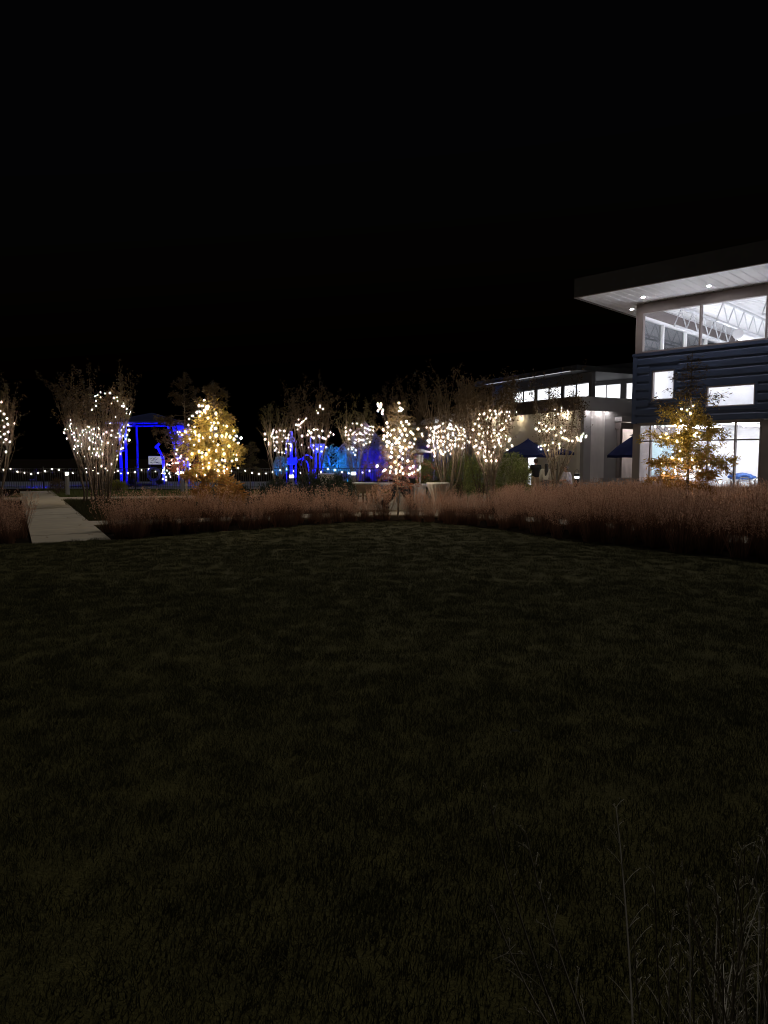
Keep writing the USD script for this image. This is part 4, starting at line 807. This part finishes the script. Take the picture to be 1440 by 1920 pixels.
# pavilion tents
def tent(label, px, Y, w, d, zeave, zapex, back=True):
    T = thing('pavilion_tent', label, 'tent', 'event tents behind the fence', at0(px, Y))
    mb = MB(); mb.add(*quad_roof(w / 2, d / 2, zeave, zapex)); obj('roof', mb, 'tent_cloth', T)
    for sx in (-1, 1):
        for sy in (-1, 1): mb = MB(); mb.tube([(sx * (w / 2 - .05), sy * (d / 2 - .05), 0), (sx * (w / 2 - .05), sy * (d / 2 - .05), zeave)], .04, 8); obj('pole', mb, 'grey_metal', T)
    mb = MB(); x = np.linspace(-w / 2 + .02, w / 2 - .02, 40); y = d / 2 - .12 + .04 * np.sin(x * 14); k = np.arange(39)
    mb.add(np.vstack([np.column_stack([x, y, np.full(40, .02)]), np.column_stack([x, y, np.full(40, zeave)])]), np.column_stack([k, k + 1, k + 41, k + 40])); obj('rear_curtain', mb, 'tent_cloth', T)
    for sx in (-1, 1):
        mb = MB(); mb.box((0, sx * d / 2, zeave - .1), (w, .012, .2)); obj('valance', mb, 'tent_cloth', T)
    return T
tent('grey peaked event tent glowing blue inside beside the pale trunked tree', 684, 47, 3.3, 3.3, hz(839, 45.4), hz(789, 47))
tent('wide grey event tent with a blue lit curtain behind the bare oak', 752, 50, 4.2, 3.4, hz(836, 48.3), hz(795, 50))
flood(690, 46.2, 'blue floodlight inside the grey peaked tent', 'flood_blue_soft', 35)
flood(745, 48.8, 'blue floodlight inside the wide tent', 'flood_blue_soft', 35, z=.15)
flood(712, 46.0, 'blue floodlight between the two tents', 'flood_blue_soft', 35, z=.15)

# ---------------------------------------------------------------- bollards and lantern
def bollard(label, px, Y, h=1.0):
    T = thing('bollard_light', label, 'bollard light', 'lit path bollards', (*col(px, Y)[:2], -.01))
    lathed(T, 'post', [(0, 0), (.1, 0), (.1, .02), (.085, .03), (.085, h - .13), (0, h - .13)], 'grey_metal')
    lathed(T, 'lens', [(.07, h - .13), (.075, h - .125), (.075, h - .035), (.07, h - .03)], 'bollard_glow')
    lathed(T, 'cap', [(0, h - .03), (.095, h - .03), (.095, h), (.08, h + .012), (0, h + .015)], 'grey_metal')
bollard('lit grey bollard beside the junction of the two walks', 128, 30.6, 1.02)
bollard('grey bollard by the fence behind the staked oak', 343, 33.5, 1.0)
bollard('lit grey bollard among the dark shrubs', 547, 25.5, 1.05)
bollard('lit grey bollard at the foot of the pale trunked tree', 663, 27.5, 1.1)
T = thing('lantern_post', 'dark round lantern post with a glowing band on the patio edge', 'lantern', None, (*col(1080, 26)[:2], -.01))
z = lambda py: hz(py, 26)
lathed(T, 'post', [(0, 0), (.13, 0), (.1, .03), (.09, z(897)), (0, z(897))], 'black_metal'); lathed(T, 'lens', [(.07, z(896)), (.085, z(896)), (.085, z(892.5)), (.07, z(892.5))], 'lantern_glow')
lathed(T, 'cap', [(0, z(892)), (.1, z(892)), (.1, z(888)), (.03, z(887)), (0, z(887))], 'black_metal')
mb = MB(); mb.tube([(-.075, 0, z(888)), (-.075, 0, z(883)), (0, 0, z(879)), (.075, 0, z(883)), (.075, 0, z(888))], .007, 5); obj('handle', mb, 'black_metal', T)

# ---------------------------------------------------------------- patio furniture
def umbrella(label, px, Y, R, ze, za, rot=0):
    T = thing('patio_umbrella', label, 'umbrella', 'navy patio umbrellas', (*col(px, Y)[:2], -.01), rot)
    mb = MB(); mb.tube([(0, 0, 0), (0, 0, za + .1)], .022, 10); obj('pole', mb, 'black_metal', T)
    lathed(T, 'base', [(0, 0), (.26, 0), (.26, .05), (.05, .1), (.03, .25), (0, .25)], 'black_metal')
    N = 8; a = np.arange(N * 4) * 2 * math.pi / (N * 4); v, f = [], []
    prof = [(.02, za), (.34, za - .28 * (za - ze)), (.7, za - .63 * (za - ze)), (1.0, ze)]
    for i, (u, zz) in enumerate(prof):
        sag = (1 - np.cos(a * N)) / 2 * .05 * u
        v.append(np.column_stack([R * u * (1 - sag) * np.cos(a), R * u * (1 - sag) * np.sin(a), zz - sag * .35]))
    n = N * 4
    for i in range(3): k = np.arange(n); f.append(np.column_stack([i * n + k, i * n + (k + 1) % n, (i + 1) * n + (k + 1) % n, (i + 1) * n + k]))
    mb = MB(); mb.add(np.vstack(v), np.vstack(f)); v3 = v[3] - [0, 0, .12]; v3[:, :2] *= 1.0; k = np.arange(n); mb.add(np.vstack([v[3], v3]), np.column_stack([k, (k + 1) % n, (k + 1) % n + n, k + n])); obj('canopy', mb, 'navy_cloth', T)
    mb = MB(); mb.lathe((0, 0, 0), [(.02, za + .07), (R * .2, za - .08), (R * .27, za - .12)], 16); obj('vent', mb, 'navy_cloth', T)
    for k in range(N):
        b = k * 2 * math.pi / N; e = np.array([math.cos(b), math.sin(b), 0]); mb = MB(); mb.tube([(0, 0, za - .06), *[e * R * u + [0, 0, zz - .03] for u, zz in prof[1:]]], .01, 5); obj('rib', mb, 'black_metal', T)
umbrella('open navy patio umbrella above the standing man', 988, 29.5, 1.18, hz(852, 29.5), hz(826, 29.5), 12)
umbrella('navy patio umbrella half hidden by the building corner pier', 1192, 33.6, 1.46, hz(853, 33.6), hz(812, 33.6), 4)
umbrella('small far navy umbrella in front of the lit doorway', 1043, 33.5, .8, hz(848, 33.5), hz(838, 33.5), 20)
def cocktail(label, px, Y, h, R, seed):
    T = thing('cocktail_table', label, 'table', 'draped cocktail tables', (*col(px, Y)[:2], -.01))
    n = 96; a = np.arange(n) * 2 * math.pi / n; v, f = [], []
    for u, rr in ((1.0, 1.0), (.965, 1.01), (.9, .93), (.75, .74), (.55, .5), (.35, .38), (.15, .5), (.0, .68)):
        fold = 1 + .045 * np.sin(a * 17 + seed) * (1 if u < .93 else 0) + .02 * np.sin(a * 29)
        v.append(np.column_stack([R * rr * fold * np.cos(a), R * rr * fold * np.sin(a), np.full(n, h * u)]))
    k = np.arange(n)
    for i in range(7): f.append(np.column_stack([i * n + k, i * n + (k + 1) % n, (i + 1) * n + (k + 1) % n, (i + 1) * n + k]))
    mb = MB(); mb.add(np.vstack(v), np.vstack(f)); obj('cover', mb, 'table_cloth', T, smooth=50); lathed(T, 'tabletop', [(0, h + .004), (R * .99, h + .004), (R * 1.0, h - .02)], 'table_cloth', sides=40)
cocktail('cream draped cocktail table standing in the reddish grass', 821, 19.8, hz(905.5, 19.8) + .01, .33, 1)
cocktail('cream draped cocktail table behind the dark rounded shrub', 612, 26, hz(887, 26), .3, 2)
def long_table(label, px0, py0, Y0, px1, py1, Y1, skirt=None, legs=4):
    A, Bp = at(px0, py0, Y0), at(px1, py1, Y1); d = (Bp - A) * [1, 1, 0]; L = np.linalg.norm(d); d /= L; nrm = np.array([-d[1], d[0], 0]); ax = np.array([d, nrm, EZ]); h = (A[2] + Bp[2]) / 2
    T = thing('buffet_table', label, 'table', 'long pale tables behind the border', (A[0], A[1], 0)); c = d * L / 2
    mb = MB(); mb.box(c + nrm * .35 + [0, 0, h - .02], (L, .72, .045), ax, bev=.008); obj('tabletop', mb, 'table_top', T)
    for s in np.linspace(.06, L - .06, legs):
        for y in (.06, .64): mb = MB(); mb.box(d * s + nrm * y + [0, 0, h / 2 - .03], (.07, .07, h - .035), ax); obj('leg', mb, 'brown_board' if skirt else 'grey_metal', T)
    if skirt: mb = MB(); mb.box(d * L * skirt / 2 + nrm * .012 + [0, 0, h - .2], (L * skirt, .02, .27), ax); obj('skirt_board', mb, 'brown_board', T)
long_table('long pale topped table with a brown front board by the bollard', 668, 905, 24.6, 708, 906, 24.8, 1.0, 3)
long_table('long pale table ending behind the bare oak trunk', 709, 906, 24.9, 752, 907, 25.0, None, 2)
long_table('long pale table beside the draped cocktail table', 768, 909, 24.2, 806, 911, 23.8, None, 2)
T = thing('patio_heater', 'slim patio heater with a wide steel hood behind the border', 'patio heater', None, (*col(787, 24)[:2], -.01))
z = lambda py: hz(py, 24)
lathed(T, 'base', [(0, 0), (.22, 0), (.22, .72), (.2, .75), (0, .75)], 'steel'); mb = MB(); mb.tube([(0, 0, .7), (0, 0, z(866))], .03, 10); obj('pole', mb, 'steel', T, smooth=40)
lathed(T, 'burner', [(.03, z(867)), (.11, z(866)), (.12, z(853)), (0, z(852))], 'steel'); lathed(T, 'hood', [(.43, z(848.5)), (.42, z(847)), (.1, z(842)), (0, z(841.5))], 'steel')

# ---------------------------------------------------------------- people
def hull(*sph):
    parts = [manifold3d.Manifold.sphere(rr, 14).translate(tuple(map(float, p))) for p, rr in sph]
    return manifold3d.Manifold.batch_hull(parts)
def union(ms): return manifold3d.Manifold.batch_boolean(ms, manifold3d.OpType.Add)
def soft(m, edge=.035, it=8):
    k = m.refine_to_length(edge).to_mesh(); t = trimesh.Trimesh(k.vert_properties[:, :3], k.tri_verts); trimesh.smoothing.filter_taubin(t, iterations=it); return t
def chain(j, names, rad): return [hull((j[a], rad[a]), (j[b], rad[b])) for a, b in zip(names[:-1], names[1:])]
def person(label, loc, rz, H, j, hair, top_, legs, shoes='cloth_black', skirt=None, bun=False, longhair=False, sleeve=True, loose=0.0):
    """j overrides joints; metres for a figure 1.72 m tall, facing -y"""
    s = H / 1.72
    J = dict(head=(0, -.01, 1.6), chin=(0, -.05, 1.52), neck=(0, 0, 1.45), chest=(0, .0, 1.28), waist=(0, 0, 1.06), pelvis=(0, .0, .95), shl=(-.18, 0, 1.38), shr=(.18, 0, 1.38), ell=(-.25, .03, 1.1), elr=(.25, .03, 1.1), wrl=(-.22, -.12, .9), wrr=(.22, -.12, .9),
             hil=(-.09, 0, .92), hir=(.09, 0, .92), knl=(-.1, -.02, .5), knr=(.1, -.02, .5), anl=(-.1, .02, .09), anr=(.1, .02, .09), tol=(-.12, -.15, .035), tor=(.12, -.15, .035))
    J.update(j); J = {k: np.array(v, float) for k, v in J.items()}
    R = dict(head=.09, chin=.055, neck=.055, chest=.125, waist=.115, pelvis=.13, shl=.065, shr=.065, ell=.043, elr=.043, wrl=.03, wrr=.03, hil=.095, hir=.095, knl=.06, knr=.06, anl=.042, anr=.042, tol=.035, tor=.035)
    if legs is None: pass
    T = thing('person', label, 'person', 'guests on the patio', loc, rz); T.GetPrim()
    def hand(w, e):
        d = w - e; d /= np.linalg.norm(d); si = np.cross(d, [0, -1, .2]); si /= np.linalg.norm(si); up = np.cross(si, d)
        ms = [hull((w, .027), (w + d * .08 + si * .025, .014), (w + d * .08 - si * .025, .014))]
        for i, (o, L) in enumerate(((-.03, .065), (-.01, .08), (.01, .075), (.03, .058))):
            p0 = w + d * .085 + si * o; p1 = p0 + d * L * .5 - up * .008; p2 = p1 + d * L * .42 - up * .022; ms += [hull((p0, .01), (p1, .009)), hull((p1, .009), (p2, .008))]
        t0 = w + d * .03 + si * .03; t1 = t0 + d * .03 + si * .03; ms += [hull((t0, .012), (t1, .01)), hull((t1, .01), (t1 + d * .03, .009))]
        return ms
    torso = [hull((J['chest'] + [x, 0, 0], .1) if False else (J['chest'] + [-.07, 0, .03], .1), (J['chest'] + [.07, 0, .03], .1), (J['waist'] + [-.05, 0, 0], .095), (J['waist'] + [.05, 0, 0], .095)),
             hull((J['waist'] + [-.05, 0, 0], .095), (J['waist'] + [.05, 0, 0], .095), (J['pelvis'] + [-.06, 0, 0], .105), (J['pelvis'] + [.06, 0, 0], .105)),
             hull((J['shl'], .062), (J['shr'], .062), (J['chest'] + [-.07, 0, .0], .1), (J['chest'] + [.07, 0, .0], .1)), hull((J['neck'], .05), (J['chest'] + [0, 0, .1], .07))]
    arms = [chain(J, n, R) for n in (('shl', 'ell', 'wrl'), ('shr', 'elr', 'wrr'))]
    leg = [chain(J, n, R) for n in (('hil', 'knl', 'anl'), ('hir', 'knr', 'anr'))]
    hd = J['head'] - J['neck']; fw = np.array([0, -1.0, 0])
    face = J.get('face', fw); face = face / np.linalg.norm(face); sd = np.cross(face, [0, 0, 1.0])
    hm = [hull((J['head'] + [0, 0, .02], .088), (J['head'] - face * .03 + [0, 0, .02], .085), (J['head'] + face * .035 - [0, 0, .075], .045)), hull((J['neck'], .05), (J['head'] - [0, 0, .05], .052)),
          hull((J['head'] + face * .088 + [0, 0, .01], .01), (J['head'] + face * .108 - [0, 0, .022], .013)), hull((J['head'] + face * .078 - [0, 0, .055] + sd * .02, .01), (J['head'] + face * .078 - [0, 0, .055] - sd * .02, .01))]
    for q_ in (-1, 1): hm.append(hull((J['head'] + sd * q_ * .088 + [0, 0, .02], .016), (J['head'] + sd * q_ * .086 - [0, 0, .022], .011)))
    body = union(torso + arms[0] + arms[1] + leg[0] + leg[1] + hm + hand(J['wrl'], J['ell']) + hand(J['wrr'], J['elr']))
    def put(name, man, m, edge=.03): t = soft(man, edge) if not isinstance(man, trimesh.Trimesh) else man; mb = MB(); mb.add(np.array(t.vertices) * s, t.faces); return obj(name, mb, m, T, smooth=True)
    put('body', body, 'skin', .022)
    for q_ in (-1, 1): mb = MB(); mb.mesh(trimesh.creation.icosphere(1, .011).apply_translation(J['head'] + face * .079 + sd * q_ * .034 + [0, 0, .012])); mb.v = [x * s for x in mb.v]; obj('eye', mb, 'hair_dark', T)
    g_ = .018
    tp = [hull((J['shl'], .062 + g_), (J['shr'], .062 + g_), (J['chest'] + [-.07, 0, .0], .1 + g_), (J['chest'] + [.07, 0, .0], .1 + g_)), hull((J['chest'] + [-.07, 0, .03], .1 + g_), (J['chest'] + [.07, 0, .03], .1 + g_), (J['waist'] + [-.05, 0, 0], .1 + g_), (J['waist'] + [.05, 0, 0], .1 + g_)),
          hull((J['waist'] + [-.05, 0, 0], .1 + g_), (J['waist'] + [.05, 0, 0], .1 + g_), (J['pelvis'] + [-.06, 0, .02], .105 + g_), (J['pelvis'] + [.06, 0, .02], .105 + g_))]
    for a, b, c in (('shl', 'ell', 'wrl'), ('shr', 'elr', 'wrr')):
        e = J[b] if sleeve else J[a] + (J[b] - J[a]) * .62
        tp.append(hull((J[a], .066 + g_), (e, .047 + g_)))
        if sleeve == 'long': tp.append(hull((J[b], .045 + g_), (J[b] + (J[c] - J[b]) * .9, .032 + g_)))
    put('top', union(tp), top_)
    if skirt:
        pts = [hull((J['pelvis'] + [-.06, 0, .06], .12), (J['pelvis'] + [.06, 0, .06], .12), *[((J[k] * .55 + J[h_] * .45) * [1, 1, 1], .1) for k, h_ in (('knl', 'anl'), ('knr', 'anr'))])]; put('skirt', union(pts), skirt)
    else:
        lg = [hull((J['pelvis'] + [-.06, 0, -.0], .112), (J['pelvis'] + [.06, 0, 0], .112), (J['hil'], .108), (J['hir'], .108))]
        for h_, k, a in (('hil', 'knl', 'anl'), ('hir', 'knr', 'anr')): lg += [hull((J[h_], .108 + loose * .5), (J[k], .078 + loose)), hull((J[k], .078 + loose), (J[a] + [0, 0, .05 + loose * .5], .062 + loose))]
        put('trousers', union(lg), legs)
    for a, t_ in (('anl', 'tol'), ('anr', 'tor')): put('shoe', hull((J[a] - [0, -.03, .045], .045), (J[t_], .038)), shoes)
    hh_ = [hull((J['head'] + [0, 0, .045] - face * .022, .094), (J['head'] - face * .045 + [0, 0, -.01], .08))]
    if longhair:
        b = J['head'] - face * .08; hh_ += [hull((b, .08), (b + [0, 0, -.2] - face * .06, .1)), hull((b + [0, 0, -.2] - face * .06, .1), (b + [.03, 0, -.42] - face * .06, .06))]
    if bun: hh_.append(hull((J['head'] - face * .1 + [0, 0, .06], .045), (J['head'] - face * .13 + [0, 0, .05], .04)))
    put('hair', union(hh_), hair, .03)
    return T
person('man in a black shirt and khaki trousers standing under the umbrella, seen from behind', (*col(1003, 28.2)[:2], -.01), 180 + 12, 1.62, {'wrl': (-.1, -.24, 1.1), 'ell': (-.26, -.04, 1.12), 'wrr': (.06, -.26, 1.12), 'elr': (.27, -.03, 1.13)}, 'hair_brown', 'cloth_black', 'cloth_khaki', sleeve=False)
person('woman with long black hair, cream top and grey skirt, seen from behind', (*col(1022, 27.6)[:2], -.01), 180 - 14, 1.42, {'head': (-.03, -.06, 1.59)}, 'hair_dark', 'cloth_cream', None, skirt='cloth_grey', longhair=True, sleeve='long')
person('woman with a dark bun and white top sitting and facing the others', (*col(1059, 27.2)[:2], -.01), -78, 1.62, {'head': (0, -.02, 1.3), 'chin': (0, -.06, 1.22), 'neck': (0, .05, 1.15), 'chest': (0, .1, .98), 'waist': (0, .16, .76), 'pelvis': (0, .16, .62), 'shl': (-.18, .06, 1.08), 'shr': (.18, .06, 1.08), 'ell': (-.24, -.02, .84), 'elr': (.24, -.02, .84), 'wrl': (-.14, -.22, .8), 'wrr': (.14, -.22, .8), 'hil': (-.09, .14, .58), 'hir': (.09, .14, .58), 'knl': (-.1, -.3, .56), 'knr': (.1, -.3, .56), 'anl': (-.1, -.3, .1), 'anr': (.1, -.3, .1), 'tol': (-.1, -.46, .04), 'tor': (.1, -.46, .04)}, 'hair_brown', 'cloth_lilac', 'cloth_grey', bun=True, sleeve=True)
tt = thing('stool', 'small dark patio stool under the seated woman', 'stool', None, (col(1059, 27.2)[0] + .16, 27.2 + .03, -.01))
mb = MB(); mb.lathe((0, 0, 0), [(0, .42), (.19, .42), (.19, .46), (0, .46)], 18); obj('seat', mb, 'black_metal', tt)
for a in (.7, 2.3, 3.9, 5.5): mb = MB(); mb.tube([(.15 * math.cos(a), .15 * math.sin(a), .43), (.2 * math.cos(a), .2 * math.sin(a), 0)], .014, 6); obj('leg', mb, 'black_metal', tt)
person('guest in dark clothes striding past behind the bare oak', (*col(748, 22.4)[:2], -.01), 100, 1.62, {'knl': (-.1, -.24, .52), 'anl': (-.12, -.42, .1), 'tol': (-.12, -.6, .05), 'knr': (.1, .2, .48), 'anr': (.1, .5, .12), 'tor': (.1, .36, .035), 'wrl': (-.2, .2, .92), 'wrr': (.22, -.3, 1.02), 'elr': (.25, -.1, 1.12)}, 'hair_dark', 'cloth_black', 'cloth_black', sleeve='long', loose=.06)
person('guest in a plum top standing beside the patio heater', (*col(770, 27)[:2], -.01), 30, 1.6, {}, 'hair_dark', 'cloth_plum', 'cloth_black', sleeve='long')
person('guest in dark clothes standing before the blue light near the hedge', (*col(797, 31)[:2], -.01), 160, 1.62, {}, 'hair_dark', 'cloth_grey', 'cloth_black', sleeve='long')

# ---------------------------------------------------------------- tall seeding grass in the near corner
def seed_stems(label, stems, seed, thick=1.0):
    r = np.random.default_rng(seed); T = thing('seed_grass', label, 'grass plant', 'tall seeding grass in the near corner', (0, 0, 0))
    for base, tip, bend in stems:
        b = np.array(base, float); e = np.array(tip, float); t = np.linspace(0, 1, 14)[:, None]; side = np.cross(e - b, [0, 1, 0]); side /= np.linalg.norm(side)
        P = b + (e - b) * t + side * bend * (t * (1 - t)) * 4 * .12
        mb = MB(); mb.tube(P, np.linspace(.003, .0015, 14) * thick, 5)
        sd_, L = MB(), np.linalg.norm(e - b)
        for i in range(4, 14):
            for _ in range(2):
                if r.random() < .3: continue
                d = (P[i] - P[i - 1]); d /= np.linalg.norm(d); o = r.normal(0, 1, 3); o -= d * (o @ d); o /= np.linalg.norm(o)
                l2 = L * r.uniform(.1, .26) * (1.15 - i / 16); u = np.linspace(0, 1, 7)[:, None]
                Q = P[i] + (d * .8 + o * .5) * l2 * u + np.array([0, 0, -1.0]) * l2 * .3 * u ** 2; mb.tube(Q, np.linspace(.0012, .0006, 7), 3, cap=False)
                k = r.integers(3, 8); c = Q[r.integers(3, 7, k)] + r.normal(0, .003, (k, 3)); sd_.leaves(c, np.tile(d, (k, 1)) + r.normal(0, .5, (k, 3)), r.normal(0, 1, (k, 3)), r.uniform(.004, .009, k), r.uniform(.002, .004, k))
        o = obj('stem', mb, 'dry_stem', T, smooth=True)
        if sd_.n: obj('seeds', sd_, 'dry_stem', o)
    return T
def stem_px(px0, Y0, px1, py1, Y1, bend=0): b = gr(px0, 0, 0) if False else np.array([(px0 - 720) / FPX * Y0, Y0, -.02]); return (b, at(px1, py1, Y1), bend)
seed_stems('lone arching seed stems leaning towards the lawn', [stem_px(1180, 1.55, 915, 1488, 2.0, .25), stem_px(1230, 1.6, 1155, 1515, 2.3, -.1), stem_px(1200, 1.6, 918, 1685, 1.9, .3), stem_px(1215, 1.6, 985, 1560, 2.05, .2)], 1, 1.35)
seed_stems('thin upright seed stems in the middle of the corner clump', [stem_px(1310, 1.5, 1228, 1605, 1.9, .1), stem_px(1330, 1.5, 1290, 1670, 1.95, -.1), stem_px(1280, 1.55, 1190, 1770, 1.8, .1), stem_px(1320, 1.5, 1262, 1720, 1.85, .15)], 2)
r = np.random.default_rng(77)
seed_stems('dense seed stems bunched at the right edge of the lawn', [stem_px(1400 + r.uniform(-60, 90), 1.5, 1330 + r.uniform(-60, 140), 1560 + r.uniform(0, 260), 1.85 + r.uniform(-.2, .2), r.uniform(-.3, .3)) for _ in range(22)], 3)
# a curled dry leaf and clippings on the lawn
o = gr(966, 1394); T = thing('fallen_leaf', 'single curled pale leaf lying on the dark lawn', 'leaf', None, (o[0], o[1], float(lawn_z(o[:1], o[1:2])[0]) + .045), 30)
mb = MB(); a = np.linspace(-.4, 3.0, 12); v = np.vstack([np.column_stack([.028 * np.cos(a), .028 * np.sin(a) * .8, np.full(12, 0.)]), np.column_stack([.028 * np.cos(a) * 1.05, .028 * np.sin(a) * .85, .012 * np.sin(np.linspace(0, math.pi, 12)) + .001])]); k = np.arange(11); mb.add(v, np.column_stack([k, k + 1, k + 13, k + 12])); obj('blade', mb, 'sign_white', T)
rl = np.random.default_rng(12)
for k, (px, py, lab) in enumerate(((150, 985, 'dark fallen leaf near the middle of the pale walk'), (96, 962, 'dark fallen leaf at the left of the pale walk'), (112, 941, 'dark fallen leaf near the far end of the pale walk'), (170, 1003, 'dark fallen leaf close to the lawn end of the walk'), (88, 1008, 'dark fallen leaf by the walk corner at the lawn'), (128, 971, 'dark fallen leaf on the right half of the walk'))):
    o = gr(px, py, .01); T = thing('fallen_leaf', lab, 'leaf', 'dark leaves on the walk', (o[0], o[1], .012), float(rl.uniform(0, 360)))
    mb = MB(); mb.add([(-.06, 0, 0), (-.02, .035, .012), (.03, .025, .008), (.06, 0, .014), (.03, -.028, .006), (-.02, -.03, .01)], [[0, 5, 1], [1, 5, 4], [1, 4, 2], [2, 4, 3]]); obj('blade', mb, 'brown_board', T)
for i, (px, py, rz, lab) in enumerate(((950, 1828, 20, 'dry straw fork lying on the near lawn'), (985, 1866, -40, 'dry straw wisp beside the straw fork'))):
    o = gr(px, py); T = thing('dry_straw', lab, 'straw', 'dry straws on the lawn', (o[0], o[1], float(lawn_z(o[:1], o[1:2])[0]) + .05), rz)
    mb = MB(); mb.tube([(-.05, 0, 0), (0, .004, .004), (.06, -.01, .0)], [.0012, .0018, .0008], 4); mb.tube([(0, .004, .004), (.05, .03, .006)], [.0012, .0006], 4); obj('straw', mb, 'dry_stem', T)
